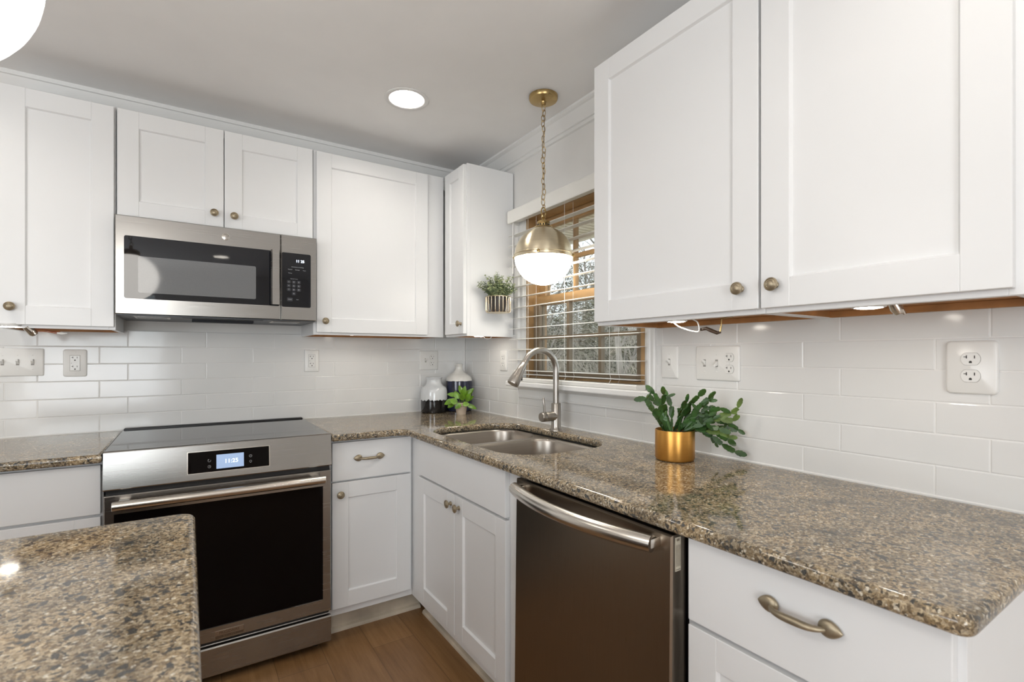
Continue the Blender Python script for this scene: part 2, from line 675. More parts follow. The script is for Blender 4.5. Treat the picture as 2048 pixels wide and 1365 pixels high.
wf.box(X0 - 0.12, -3.3, Y0 - 0.12, Y0, 0, H).box(-1.8, 0.12, Y0 - 0.12, Y0, 0, H).box(-3.3, -1.8, Y0 - 0.12, Y0, 2.12, H)
tag(wf.build('wall_front', M['wall_dining']), kind='structure')

# assumed glazed openings of the unseen dining side, added for daylight
d1 = empty('door_1', (-2.55, Y0, 0))
tag(d1, kind='structure')
f = MB()
for x0, x1 in ((-3.3, -3.22), (-2.59, -2.51), (-1.88, -1.8)):
    f.box(x0, x1, Y0 - 0.09, Y0 - 0.03, 0, 2.12, 0.003)
for z0, z1 in ((0, 0.14), (2.04, 2.12)):
    f.box(-3.22, -1.88, Y0 - 0.09, Y0 - 0.03, z0, z1, 0.003)
f.build('door_frame', M['trim'], d1)
MB().box(-3.22, -1.88, Y0 - 0.065, Y0 - 0.06, 0.14, 2.04).build('pane', M['glass'], d1)
w2 = empty('window_2', (X0, -2.9, 0.85))
tag(w2, kind='structure')
f = MB()
for y0, y1 in ((-3.7, -3.63), (-2.93, -2.87), (-2.17, -2.1)):
    f.box(X0 - 0.09, X0 - 0.03, y0, y1, 0.85, 2.05, 0.003)
for z0, z1 in ((0.85, 0.92), (1.98, 2.05)):
    f.box(X0 - 0.09, X0 - 0.03, -3.63, -2.17, z0, z1, 0.003)
f.build('window_frame', M['trim'], w2)
MB().box(X0 - 0.065, X0 - 0.06, -3.63, -2.17, 0.92, 1.98).build('pane', M['glass'], w2)

# tiled backsplashes: one mesh of bevelled tiles per wall, on a grout bed
PITCH, ROWH, ZB = 0.3064, 0.0766, 0.914
G = 0.0008


def tile_field(fn, spans, mbt):
    """spans: list of (row, u_start, u_end, list of joint positions)"""
    for row, u0, u1, joints in spans:
        z0 = ZB + row * ROWH + G
        z1 = ZB + (row + 1) * ROWH - G
        cuts = [u0] + sorted(j for j in joints if u0 + 0.004 < j < u1 - 0.004) + [u1]
        for a, b in zip(cuts, cuts[1:]):
            a, b = a + G, b - G
            if b - a < 0.01:
                continue
            d = random.uniform(-0.0006, 0.0006)
            ta, tz = random.uniform(-0.0006, 0.0006), random.uniform(-0.0004, 0.0004)
            rings = []
            for e, t in ((0.0, -T + 0.001), (0.0, -0.0018), (0.0007, -0.0007), (0.0024, 0.0)):
                rings.append([fn(u, z, t + (0 if t < -0.005 else d + ta * (1 if u > (a + b) / 2 else -1) + tz * (1 if z > (z0 + z1) / 2 else -1)))
                              for u, z in ((a + e, z0 + e), (b - e, z0 + e), (b - e, z1 - e), (a + e, z1 - e))])
            mbt.rings(rings, False, True)


TX0 = -2.75
mt = MB()
spans = []
for row in range(6):
    x_off = -1.848 if row % 2 == 0 else -1.7462
    spans.append((row, TX0, -0.001, [x_off + PITCH * k for k in range(-4, 9)]))
tile_field(lambda u, z, t: Vector((u, -t, z)), spans, mt)
mt.build('backsplash_tiles', M['tile'], wb)
MB().box(TX0, 0, 0.0013, T + 0.001, ZB - 0.002, ZB + 6 * ROWH).build('grout', M['grout'], wb)
caulk = MB()
caulk.box(TX0, -1.765, -0.004, T, 0.905, 0.9185, 0.002).box(-0.995, 0, -0.004, T, 0.905, 0.9185, 0.002)
caulk.build('caulk_line', M['trim'], wb)

mt = MB()
spans = []
CAS0, CAS1 = -0.622, -1.580
for row in range(6):
    odd = row % 2 == 0
    spans.append((row, 0.622 - 0.621, -CAS0, [0.3125, 0.6145] if odd else [0.103, 0.4125]))
    base = 2.1245 if odd else 2.2235
    spans.append((row, -CAS1 if ZB + row * ROWH > 1.03 else 0.622, 2.665, [base + 0.3068 * k for k in range(-5, 4)]))
tile_field(lambda u, z, t: Vector((-t, -u, z)), spans, mt)
mt.build('backsplash_tiles', M['tile'], wr)
g = MB()
g.box(0.0013, T + 0.001, -2.665, 0, ZB - 0.002, ZB + 2 * ROWH)
g.box(0.0013, T + 0.001, CAS0, 0, ZB + 2 * ROWH, ZB + 6 * ROWH).box(0.0013, T + 0.001, -2.665, CAS1, ZB + 2 * ROWH, ZB + 6 * ROWH)
g.build('grout', M['grout'], wr)
MB().box(-0.004, T, -2.665, 0, 0.905, 0.9185, 0.002).build('caulk_line', M['trim'], wr)

# crown mouldings
crown = [(0, 0), (0.062, 0), (0.062, -0.010), (0.054, -0.016), (0.047, -0.020), (0.036, -0.036), (0.022, -0.056), (0.018, -0.062),
         (0.018, -0.067), (0.010, -0.070), (0.010, -0.086), (0.0, -0.090)]
crown_b = [(0, 0), (0.137, 0), (0.137, -0.017), (0.130, -0.019), (0.124, -0.030), (0.112, -0.050), (0.098, -0.064), (0.092, -0.068), (0.092, -0.120), (0, -0.120)]
c1 = MB().prism(crown_b, lambda u, v, t: Vector((t, T - u, H + v)), X0, -0.0)
tag(c1.build('trim_1', M['trim']), kind='structure')
c2 = MB().prism(crown, lambda u, v, t: Vector((T - u, t, H + v)), -5.7, 0.0)
tag(c2.build('trim_2', M['trim']), kind='structure')

# kitchen window
w1 = empty('window_1', (0, -1.11, WIN_Z[0]))
tag(w1, kind='structure')
ya, yb = WIN_Y
za, zb = WIN_Z
J = MB()
J.box(-0.004, 0.12, ya, ya + 0.018, za, zb).box(-0.004, 0.12, yb - 0.018, yb, za, zb).box(-0.004, 0.12, ya, yb, zb - 0.018, zb).box(0.012, 0.12, ya, yb, za, za + 0.03)
J.build('jamb', M['window_wood'], w1)


def sash(nm, x0, x1, z0, z1, rail0, rail1, mat):
    s = MB()
    st = 0.055
    s.box(x0, x1, ya + 0.018, ya + 0.018 + st, z0, z1, 0.003).box(x0, x1, yb - 0.018 - st, yb - 0.018, z0, z1, 0.003)
    s.box(x0, x1, ya + 0.02 + st, yb - 0.02 - st, z0, z0 + rail0, 0.003).box(x0, x1, ya + 0.02 + st, yb - 0.02 - st, z1 - rail1, z1, 0.003)
    o = s.build(nm, mat, w1)
    g0, g1, h0, h1 = ya + 0.018 + st, yb - 0.018 - st, z0 + rail0, z1 - rail1
    MB().box((x0 + x1) / 2 - 0.002, (x0 + x1) / 2 + 0.002, g0, g1, h0, h1).build('pane', M['glass'], o)
    mu = MB()
    for k in (1, 2):
        yy = g0 + (g1 - g0) * k / 3
        mu.box(x0 + 0.006, x1 - 0.006, yy - 0.009, yy + 0.009, h0, h1)
    zz = (h0 + h1) / 2
    mu.box(x0 + 0.005, x1 - 0.005, g0, g1, zz - 0.009, zz + 0.009)
    mu.build('muntins', mat, o)


sash('lower_sash', 0.030, 0.066, za + 0.03, 1.565, 0.03, 0.042, M['sash_dark'])
sash('upper_sash', 0.070, 0.104, 1.525, zb - 0.018, 0.042, 0.05, M['window_wood'])
MB().box(0.026, 0.07, ya + 0.02, yb - 0.02, 1.522, 1.567, 0.004).build('meeting_rail', M['window_wood'], w1)

# white casing round the opening: ribbed legs, head board, stool and apron
rib = [(0, 0), (0.012, 0), (0.016, 0.004), (0.016, 0.012), (0.010, 0.017), (0.010, 0.024), (0.014, 0.029), (0.014, 0.040), (0.010, 0.046),
       (0.010, 0.050), (0.006, 0.058), (0, 0.058)]
cs = MB()
cs.prism(rib, lambda u, v, t: Vector((T - 0.001 - u * 1.3, ya - 0.058 + v, t)), za, zb + 0.06)
cs.prism([(u, v * 1.42) for u, v in rib], lambda u, v, t: Vector((T - 0.001 - u * 1.3, yb + 0.083 - v, t)), za, zb + 0.06)
cs.prism([(u, v * 1.2) for u, v in rib], lambda u, v, t: Vector((T - 0.001 - u * 1.3, t, zb + 0.070 - v)), CAS1, CAS0)
cs.build('casing', M['trim'], w1)
MB().box(-0.0715, 0.03, -1.607, -0.600, za - 0.026, za + 0.002, 0.006, 2).build('stool', M['trim'], w1)
ap = [(0, 0), (0.020, 0), (0.022, -0.006), (0.016, -0.014), (0.012, -0.018), (0.012, -0.050), (0.016, -0.054), (0.016, -0.060), (0.0, -0.064)]
MB().prism(ap, lambda u, v, t: Vector((T - 0.002 - u * 1.2, t, za - 0.026 + v)), -1.568, -0.64).build('apron', M['trim'], w1)

# outdoors: eave over the window, sloping ground
ev = MB()
zs = 2.035
ev.box(0.12, 0.60, -4, 3, zs + 0.01, zs + 0.03)
for k in range(140):
    y = -4 + k * 0.05
    ev.box(0.12, 0.60, y, y + 0.038, zs, zs + 0.012)
eave = tag(ev.build('eave_soffit', M['soffit']), kind='structure')
fa = MB().box(0.60, 0.625, -4, 3, zs - 0.035, zs + 0.14, 0.003)
fa.prism([(0, 0), (0.10, 0), (0.12, 0.03), (0.12, 0.09), (0, 0.09)], lambda u, v, t: Vector((0.625 + u, t, zs + v)), -4, 3)
fa.build('gutter', M['soffit'], eave)
gr = MB()
N = 26
rows = []
for i in range(N + 1):
    xx = 0.2 + 44.0 * i / N
    rows.append([(xx, -12 + 70.0 * j / N, -1.0 + (max(0, xx - 7) * 0.075) + 0.35 * math.sin(xx * 0.7 + j) * min(1, xx / 6)) for j in range(N + 1)])
gr.rings(rows, False, False, closed=False)
tag(gr.build('ground', M['forest_floor'], smooth=60), kind='structure')


# ------------------------------------------------------------------ cabinets (built facing -Y: x to the right, y = -depth, z up)
def shaker(mb, x0, x1, z0, z1, yf, fw=0.070, th=0.020):
    y0, y1 = yf, yf + th
    b = 0.0012
    mb.box(x0, x0 + fw, y0, y1, z0, z1, b).box(x1 - fw, x1, y0, y1, z0, z1, b)
    mb.box(x0 + fw, x1 - fw, y0, y1, z0, z0 + fw, b).box(x0 + fw, x1 - fw, y0, y1, z1 - fw, z1, b)
    # recessed panel with a small sloped sticking round it
    a0, a1, c0, c1 = x0 + fw, x1 - fw, z0 + fw, z1 - fw
    rings = [[Vector((u, y, v)) for u, v in ((a0 + e, c0 + e), (a1 - e, c0 + e), (a1 - e, c1 - e), (a0 + e, c1 - e))]
             for e, y in ((0, y0 + 0.0022), (0.0035, y0 + 0.0085))]
    mb.rings(rings, False, True)
    mb.box(a0 - 0.004, a1 + 0.004, y1 - 0.006, y1 - 0.001, c0 - 0.004, c1 + 0.004)


def knob(x, z, yf, parent):
    p = [(0.0085, 0.0), (0.0085, 0.003), (0.0055, 0.006), (0.0050, 0.012), (0.0085, 0.016), (0.0150, 0.018), (0.0165, 0.021), (0.0160, 0.0235),
         (0.0138, 0.0248), (0.0130, 0.0238), (0.0115, 0.0252), (0.0088, 0.0268), (0.0080, 0.0260), (0.0055, 0.0272), (0.0001, 0.0280)]
    return MB().lathe(p, (x, yf, z), '-Y', 28, True, True).build('knob', M['knob'], parent, 35)


def pull(x, z, yf, parent, span=0.098):
    mb = MB()
    n = 14
    pts, rad = [], []
    for i in range(n + 1):
        t = -1 + 2 * i / n
        pts.append((x + t * span / 2 * 0.92, yf - 0.010 - 0.017 * (1 - t ** 4), z - 0.002))
        rad.append(0.0042 + 0.0028 * (1 - t * t))
    mb.tube(pts, rad, 10)
    for s in (-1, 1):
        b = bmesh.new()
        bmesh.ops.create_uvsphere(b, u_segments=16, v_segments=10, radius=1)
        for v in b.verts:
            c = v.co.copy()
            k = 1 + 0.35 * max(0, c.x * s) * (1 - abs(c.z))      # leaf-shaped foot, drawn to a point outward
            v.co = Vector((x + s * span / 2 + c.x * 0.0165 * k, yf - 0.006 + c.y * 0.0075, z + c.z * 0.0150))
        mb.merge(b)
    return mb.build('pull', M['knob'], parent, 50)


def carcass(root, w, z0, z1, d, lip=0.022, frame=0.022, wood_under=False):
    """hollow box: sides, top, bottom, back, and a face frame on the front"""
    t = 0.016
    mb = MB()
    zb_ = z0 + lip
    mb.box(0, t, -d + 0.02, -0.0005, z0, z1).box(w - t, w, -d + 0.02, -0.0005, z0, z1)
    mb.box(t, w - t, -d + 0.02, -0.0005, z1 - t, z1).box(t, w - t, -0.008, -0.0005, zb_, z1 - t)
    if not wood_under:
        mb.box(t, w - t, -d + 0.02, -0.0005, zb_, zb_ + t)
    f = 0.0008
    mb.box(0, frame, -d, -d + 0.02, z0, z1, f).box(w - frame, w, -d, -d + 0.02, z0, z1, f)
    mb.box(frame, w - frame, -d, -d + 0.02, z0, z0 + 0.036, f).box(frame, w - frame, -d, -d + 0.02, z1 - 0.036, z1, f)
    o = mb.build('carcass', M['cabinet'], root)
    if wood_under:
        u = MB()
        u.box(t, w - t, -d + 0.02, -0.008, zb_ - 0.004, zb_ + 0.010)
        u.box(t + 0.001, w - t - 0.001, -0.020, -0.001, z0 + 0.001, zb_ - 0.004, 0.001)
        u.box(t, t + 0.003, -d + 0.021, -0.02, z0 + 0.002, zb_ - 0.004).box(w - t - 0.003, w - t, -d + 0.021, -0.02, z0 + 0.002, zb_ - 0.004)
        u.build('underside_panel', M['wood_raw'], root)
    return o


def door(root, x0, x1, z0, z1, d, kx=None, kz=None, fw=0.070):
    mb = MB()
    shaker(mb, x0, x1, z0, z1, -d - 0.020, fw)
    o = mb.build('door', M['cabinet'], root)
    if kx is not None:
        knob(kx, kz, -d - 0.020, o)
    return o


def drawer_front(root, x0, x1, z0, z1, d, px=None, pz=None, name='drawer'):
    o = MB().box(x0, x1, -d - 0.020, -d, z0, z1, 0.0018, 2).build(name, M['cabinet'], root)
    if px is not None:
        pull(px, pz, -d - 0.020, o)
    return o


def place(root, x, y, rot=0.0):
    root.location = (x, y, 0)
    root.rotation_euler = (0, 0, rot)
    return root


RW = -PI / 2       # rotation of things standing against the right wall
ZU0, ZU1, ZD0, ZD1 = 1.361, 2.270, 1.373, 2.262
DU = 0.305
TOE_Z = 0.105

# --- wall cabinets on the stove wall
c = empty('wall_cabinet', (0, 0, 0), 'tall white shaker wall cabinet beside the microwave, above the four-gang switch plate', 'cabinet')
carcass(c, 0.346, ZU0, ZU1, DU, wood_under=True)
door(c, 0.012, 0.342, ZD0, ZD1, DU, 0.043, 1.439)
place(c, -2.107, 0)

c = empty('wall_cabinet', (0, 0, 0), 'short white double-door wall cabinet directly above the steel microwave', 'cabinet')
carcass(c, 0.756, 1.820, ZU1, DU, lip=0.0, frame=0.012)
door(c, 0.004, 0.3765, 1.823, ZD1, DU, 0.340, 1.885)
door(c, 0.3795, 0.752, 1.823, ZD1, DU, 0.4165, 1.882)
place(c, -1.758, 0)

c = empty('wall_cabinet', (0, 0, 0), 'wide white single-door wall cabinet between the microwave and the room corner', 'cabinet')
carcass(c, 0.700, ZU0, ZU1, DU, wood_under=True, frame=0.022)
MB().box(0.600, 0.700, -DU - 0.0005, -DU + 0.015, ZU0, ZU1, 0.001).build('filler_strip', M['cabinet'], c)
door(c, 0.012, 0.597, ZD0, ZD1, DU, 0.050, 1.428)
place(c, -1.000, 0)

# --- wall cabinets on the window wall
c = empty('wall_cabinet', (0, 0, 0), 'narrow white corner wall cabinet carrying the wire basket on its side', 'cabinet')
carcass(c, 0.251, ZU0, ZU1, 0.290, wood_under=True)
door(c, 0.026, 0.247, ZD0, ZD1, 0.290, 0.220, 1.426, 0.058)
place(c, 0, -0.321, RW)

c = empty('wall_cabinet', (0, 0, 0), 'large white wall cabinet next to the window, above the plain toggle switch', 'cabinet')
carcass(c, 0.606, ZU0, ZU1, DU, wood_under=True)
door(c, 0.003, 0.598, ZD0, ZD1, DU, 0.553, 1.427)
place(c, 0, -1.5795, RW)

c = empty('wall_cabinet', (0, 0, 0), 'large white wall cabinet at the open end of the row, above the jumbo outlet plate', 'cabinet')
carcass(c, 0.459, ZU0, ZU1, DU, wood_under=True)
door(c, -0.002, 0.446, ZD0, ZD1, DU, 0.035, 1.427)
place(c, 0, -2.1865, RW)

# --- base cabinets
ZC = 0.883


def base(label, w, front_frame=0.022, right_frame=0.022, kick_on=0.0, name='base_cabinet'):
    c_ = empty(name, (0, 0, 0), label, 'cabinet')
    t = 0.016
    d = 0.610
    mb = MB()
    mb.box(0, t, -d + 0.02, -0.001, TOE_Z, ZC).box(w - t, w, -d + 0.02, -0.001, TOE_Z, ZC)
    mb.box(t, w - t, -d + 0.02, -0.001, TOE_Z, TOE_Z + t).box(t, w - t, -0.010, -0.001, TOE_Z, ZC)
    f = 0.0008
    mb.box(0, front_frame, -d, -d + 0.02, TOE_Z, ZC, f).box(w - right_frame, w, -d, -d + 0.02, TOE_Z, ZC, f)
    mb.box(front_frame, w - right_frame, -d, -d + 0.02, TOE_Z, TOE_Z + 0.036, f).box(front_frame, w - right_frame, -d, -d + 0.02, ZC - 0.03, ZC, f)
    mb.box(front_frame, w - right_frame, -d, -d + 0.02, 0.688, 0.716, f)
    mb.box(0, t, -d + 0.086, -0.001, 0, TOE_Z).box(w - t, w, -d + 0.086, -0.001, 0, TOE_Z)
    mb.build('carcass', M['cabinet'], c_)
    k = MB().box(0.001, w - 0.001 + kick_on, -d + 0.070, -d + 0.085, 0.0, TOE_Z)
    q = [(0, 0), (0.018, 0), (0.017, 0.008), (0.012, 0.014), (0.0, 0.019)]
    k.prism(q, lambda u, v, t_: Vector((t_, -d + 0.070 - u, v)), 0.001, w - 0.001 + kick_on)
    k.build('toe_kick', M['toe'], c_)
    return c_


M['toe'] = plain('scuffed_cream_toe_kick', (0.55, 0.48, 0.38), 0.6, var=0.25, vscale=7)

c = base('white base cabinet against the stove, mostly hidden behind the granite island', 0.900)
drawer_front(c, 0.008, 0.894, 0.700, 0.872, 0.61, 0.451, 0.80)
door(c, 0.008, 0.449, 0.140, 0.690, 0.61, 0.415, 0.645)
door(c, 0.453, 0.894, 0.140, 0.690, 0.61, 0.487, 0.645)
place(c, -2.665, 0)

c = base('white base cabinet with one pull drawer over one door, next to the stove', 0.384, 0.022, 0.024, 0.068)
drawer_front(c, 0.008, 0.371, 0.703, 0.872, 0.61, 0.170, 0.797)
door(c, 0.008, 0.371, 0.140, 0.695, 0.61, 0.040, 0.645)
place(c, -0.994, 0)

c = base('white sink base cabinet with a blank false front over two knobbed doors', 0.966, 0.130, 0.100)
drawer_front(c, 0.122, 0.872, 0.714, 0.873, 0.61, None, None, 'false_front')
door(c, 0.122, 0.4945, 0.146, 0.704, 0.61, 0.4655, 0.663, 0.066)
door(c, 0.4985, 0.874, 0.146, 0.704, 0.61, 0.5375, 0.663, 0.066)
place(c, 0, -0.6105, RW)

c = base('white end base cabinet beside the dishwasher, deep pull drawer over a shaker front', 0.455)
drawer_front(c, 0.013, 0.445, 0.700, 0.873, 0.61, 0.240, 0.808)
door(c, 0.013, 0.445, 0.140, 0.690, 0.61, None, None, 0.066)
place(c, 0, -2.191, RW)

c = empty('island_cabinet', (-2.0, -2.1, 0), 'dark wooden island body carrying the foreground granite top', 'cabinet')
MB().box(-2.40, -1.56, -2.50, -1.66, 0.10, ZC).build('carcass', M['walnut'], c)
MB().box(-2.36, -1.62, -2.46, -1.72, 0.0, 0.10).build('toe_kick', M['walnut'], c)

# ------------------------------------------------------------------ granite tops
ZT = 0.914


def arc(cx, cy_, r, a0, a1, n=6):
    return [(cx + r * math.cos(math.radians(a0 + (a1 - a0) * i / n)), cy_ + r * math.sin(math.radians(a0 + (a1 - a0) * i / n))) for i in range(n + 1)]


E_ = -0.668
SINK = rrect(0.462, 0.775, 0.145, 9, -0.356, -1.106)
outer = [(-0.996, -0.0015), (-0.0015, -0.0015), (-0.0015, -2.667)]
outer += list(reversed(arc(E_ + 0.022, -2.667 + 0.022, 0.022, 180, 270)))
outer += arc(E_ - 0.042, E_ - 0.042, 0.042, 0, 90) + [(-0.996, E_)]
ct = plate2d('countertop', outer, [SINK], ZC + 0.0005, ZT, 0.011, M['granite'])
tag(ct, 'long L-shaped brown granite countertop holding the sink and the plants', 'countertop')
ct = plate2d('countertop', [(-2.69, -0.0015), (-1.764, -0.0015), (-1.764, E_), (-2.69, E_)], [], ZC + 0.0005, ZT, 0.011, M['granite'])
tag(ct, 'short granite countertop under the four-gang switch plate, beside the stove', 'countertop')
isl = rrect(0.95, 1.0, 0.030, 6, -1.975, -2.081)
ct = plate2d('island_countertop', isl, [], ZC + 0.0005, ZT, 0.012, M['granite'])
tag(ct, 'blurred foreground granite island top with a rounded corner', 'countertop')

# ------------------------------------------------------------------ sink and tap
s = empty('kitchen_sink', (-0.356, -1.106, ZC - 0.2), 'double-bowl stainless sink set under the granite below the window', 'sink')


def bowl(y0, y1, depth, name):
    cx, cyy = -0.356, (y0 + y1) / 2
    w, h = 0.436, y1 - y0
    mb = MB()
    prof = [(0.0, ZC - 0.0015), (0.004, ZC - 0.003), (0.007, ZC - 0.012), (0.012, ZC - depth * 0.6), (0.018, ZC - depth + 0.035), (0.032, ZC - depth + 0.012),
            (0.06, ZC - depth + 0.002), (0.10, ZC - depth)]
    rings = []
    for e, z in prof:
        rings.append([Vector((u, v, z)) for u, v in rrect(w - 2 * e, h - 2 * e, max(0.03, 0.105 - e), 8, cx, cyy)])
    mb.rings(rings, False, True)
    o = mb.build(name, M['sink'], s, 60)
    dr = MB().lathe([(0.045, 0.003), (0.040, 0.0045), (0.030, 0.001), (0.001, 0.001)], (cx + 0.03, cyy, ZC - depth), 'Z', 24, True, True)
    dr.build('drain', M['nickel'], o, 40)


bowl(-1.031, -0.715, 0.20, 'bowl')
bowl(-1.497, -1.061, 0.22, 'bowl')
deck_holes = [rrect(0.436, 0.316, 0.105, 8, -0.356, -0.873), rrect(0.436, 0.436, 0.105, 8, -0.356, -1.279)]
plate2d('rim', rrect(0.456, 0.80, 0.112, 8, -0.356, -1.106), deck_holes, ZC - 0.003, ZC - 0.0005, 0.0008, M['sink'], s)

f = empty('kitchen_faucet', (-0.106, -1.09, ZT), 'brushed nickel gooseneck pull-down faucet standing behind the sink', 'faucet')
MB().lathe([(0.030, ZT), (0.030, ZT + 0.004), (0.0265, ZT + 0.009), (0.024, ZT + 0.014), (0.0225, ZT + 0.020), (0.0225, 1.037), (0.0205, 1.040), (0.0150, 1.041)],
           (-0.106, -1.09, 0), 'Z', 32, True, True).build('body', M['nickel'], f, 35)
pts = [(-0.106, -1.09, 1.03 + 0.16 * i / 4) for i in range(5)]
ac, rr_ = (-0.196, 1.192), 0.090
for i in range(1, 19):
    a = math.radians(146 * i / 18)
    pts.append((ac[0] + rr_ * math.cos(a), -1.09, ac[1] + rr_ * math.sin(a)))
a = math.radians(146)
tx, tz = -math.sin(a), math.cos(a)
ex, ez = pts[-1][0], pts[-1][2]
pts += [(ex + tx * k, -1.09, ez + tz * k) for k in (0.012, 0.022)]
MB().tube(pts, 0.0140, 20).build('spout', M['nickel'], f, 60)
hp = [(ex + tx * k, -1.09, ez + tz * k) for k in (0.021, 0.025, 0.026, 0.060, 0.095, 0.126, 0.131)]
hd = MB().tube(hp, [0.0140, 0.0140, 0.0150, 0.0185, 0.0235, 0.0265, 0.0245], 24)
hd = hd.build('spray_head', M['nickel'], f, 45)
q = Vector((ex + tx * 0.085, -1.09, ez + tz * 0.085)) + Vector((tz, 0, -tx)) * -0.021
MB().box(q.x - 0.006, q.x + 0.006, -1.097, -1.083, q.z - 0.012, q.z + 0.012, 0.003, 2).build('button', M['black_metal'], hd)
v = MB().lathe([(0.0215, 0.0), (0.0215, 0.058), (0.0205, 0.0595), (0.0205, 0.061), (0.0215, 0.0625), (0.0215, 0.082), (0.0195, 0.085), (0.001, 0.085)],
               (-0.106, -1.09, 0.981), '-X', 28, True, True).build('valve', M['nickel'], f, 35)
MB().tube([(-0.172, -1.09, 0.998), (-0.174, -1.09, 1.03), (-0.178, -1.09, 1.066), (-0.1782, -1.09, 1.068)], [0.0046, 0.0046, 0.0050, 0.0035], 12).build('lever', M['nickel'], v, 60)


# ------------------------------------------------------------------ stove
r = empty('range_oven', (-1.380, -0.35, 0), 'slide-in stainless electric stove with black glass oven door', 'stove')
RX0, RX1 = -1.7605, -0.9995
MB().box(RX0 + 0.004, RX1 - 0.004, -0.64, -0.02, 0.05, 0.9135).build('body', M['grey_metal'], r)
cl = MB().box(RX0, RX1, -0.654, -0.046, 0.9145, 0.9205, 0.0015).build('cooktop', M['cooktop'], r)
vt = MB().box(RX0 + 0.002, RX1 - 0.002, -0.046, -0.010, 0.912, 0.9265, 0.003)
vt.build('vent_trim', M['black_metal'], r)
vs2 = MB()
for k in range(3):
    vs2.box(-1.60 + k * 0.20, -1.44 + k * 0.20, -0.034, -0.022, 0.9265, 0.9270)
vs2.build('vent_slots', M['grey_metal'], r)
pp = [(-0.656, 0.9215), (-0.6630, 0.9195), (-0.6650, 0.9165), (-0.6800, 0.7915), (-0.6780, 0.788), (-0.640, 0.788), (-0.640, 0.9215)]
cp = MB().prism(pp, lambda u, v, t: Vector((t, u, v)), RX0, RX1).build('control_panel', M['steel'], r)
U_ = Vector((0, 0.015, 0.125)).normalized()
N_ = Vector((1, 0, 0)).cross(U_)


def face(u, w_, t):
    """point on the sloping control panel: u along x, w_ up the slope from its foot, t proud of it"""
    return Vector((u, -0.6800, 0.7915)) + U_ * w_ + N_ * t


def slab(name, u0, u1, w0, w1, t0, t1, mat, parent, rad=0.0):
    poly = rrect(u1 - u0, w1 - w0, rad, 4, (u0 + u1) / 2, (w0 + w1) / 2) if rad else [(u0, w0), (u1, w0), (u1, w1), (u0, w1)]
    return MB().prism(poly, lambda a_, b_, t: face(a_, b_, t), t0, t1).build(name, mat, parent)


slab('display_bezel', -1.5175, -1.2385, 0.0215, 0.1045, -0.001, 0.0010, M['steel_handle'], cp, 0.003)
dp = slab('display_glass', -1.5145, -1.2415, 0.0240, 0.1020, 0.0, 0.0016, M['black_glass'], cp, 0.002)
sc_ = slab('screen', -1.4235, -1.3310, 0.0330, 0.0860, 0.0012, 0.0019, M['display'], dp)
text('clock_digits', '11:25', 0.0215, M['digits'], dp, face(-1.3735, 0.0585, 0.0022), (1, 0, 0), U_, 0.0003)
for cx_, wz, kind in ((-1.4465, 0.0665, 'back'), (-1.4465, 0.0440, 'clock'), (-1.3075, 0.0700, 'clock'), (-1.3075, 0.0490, 'bulb')):
    ic = MB()
    a0, a1 = (20, 300) if kind == 'back' else (0, 360)
    rad_ = 0.0038 if kind == 'bulb' else 0.0047
    arcp = [face(cx_ + rad_ * math.cos(math.radians(a0 + (a1 - a0) * i / 20 + 90)), wz + rad_ * math.sin(math.radians(a0 + (a1 - a0) * i / 20 + 90)), 0.0018) for i in range(21)]
    ic.tube(arcp, 0.00055, 5)
    if kind == 'clock':
        ic.tube([face(cx_, wz + 0.0028, 0.0018), face(cx_, wz, 0.0018), face(cx_ + 0.002, wz - 0.001, 0.0018)], 0.0005, 5)
    if kind == 'bulb':
        ic.tube([face(cx_ - 0.0014, wz - 0.0050, 0.0018), face(cx_ + 0.0014, wz - 0.0050, 0.0018)], 0.0008, 5)
    if kind == 'back':
        ic.tube([face(cx_ - 0.0045, wz + 0.0045, 0.0018), face(cx_ - 0.0005, wz + 0.0047, 0.0018), face(cx_ - 0.003, wz + 0.0015, 0.0018)], 0.0006, 5)
    ic.build('touch_icon', M['print'], dp)
MB().box(RX0 + 0.006, RX1 - 0.006, -0.655, -0.630, 0.752, 0.792).build('door_gap', M['black_metal'], r)
YD = -0.676
dr_ = MB()
gx0, gx1, gz0, gz1 = -1.7290, -1.0360, 0.2215, 0.7010
outer_r = [[Vector((u, y, v_)) for u, v_ in ((RX0 + 0.002 + e, 0.166 + e), (RX1 - 0.002 - e, 0.166 + e), (RX1 - 0.002 - e, 0.768 - e), (RX0 + 0.002 + e, 0.768 - e))] for e, y in ((0, -0.640), (0, YD + 0.003), (0.003, YD))]
inner_r = [[Vector((u, y, v_)) for u, v_ in ((gx0 - e, gz0 - e), (gx1 + e, gz0 - e), (gx1 + e, gz1 + e), (gx0 - e, gz1 + e))] for e, y in ((0.0015, YD), (0.0, YD + 0.0035))]
dr_.rings(outer_r + inner_r, True, False)
od = dr_.build('oven_door', M['steel'], r)
MB().box(gx0 - 0.001, gx1 + 0.001, YD + 0.0030, YD + 0.012, gz0 - 0.001, gz1 + 0.001).build('oven_glass', M['black_glass'], od)
hb = MB()
hpts = [(-1.7300, -0.736, 0.744), (-1.7285, -0.736, 0.744), (-1.0400, -0.736, 0.744), (-1.0385, -0.736, 0.744)]
hb.tube(hpts, [0.0165, 0.0185, 0.0185, 0.0165], 20, True, 0.88)
for hx in (-1.700, -1.068):
    hb.box(hx - 0.016, hx + 0.016, -0.732, YD, 0.734, 0.754, 0.003, 2)
hb.build('handle', M['steel_handle'], od, 40)
bd = MB().box(-1.4290, -1.3310, YD - 0.0012, YD, 0.1745, 0.2035, 0.0006).build('badge', M['badge_face'], od)
MB().box(-1.4275, -1.3325, YD - 0.0016, YD - 0.0012, 0.1755, 0.1845).build('badge_band', M['badge'], bd)
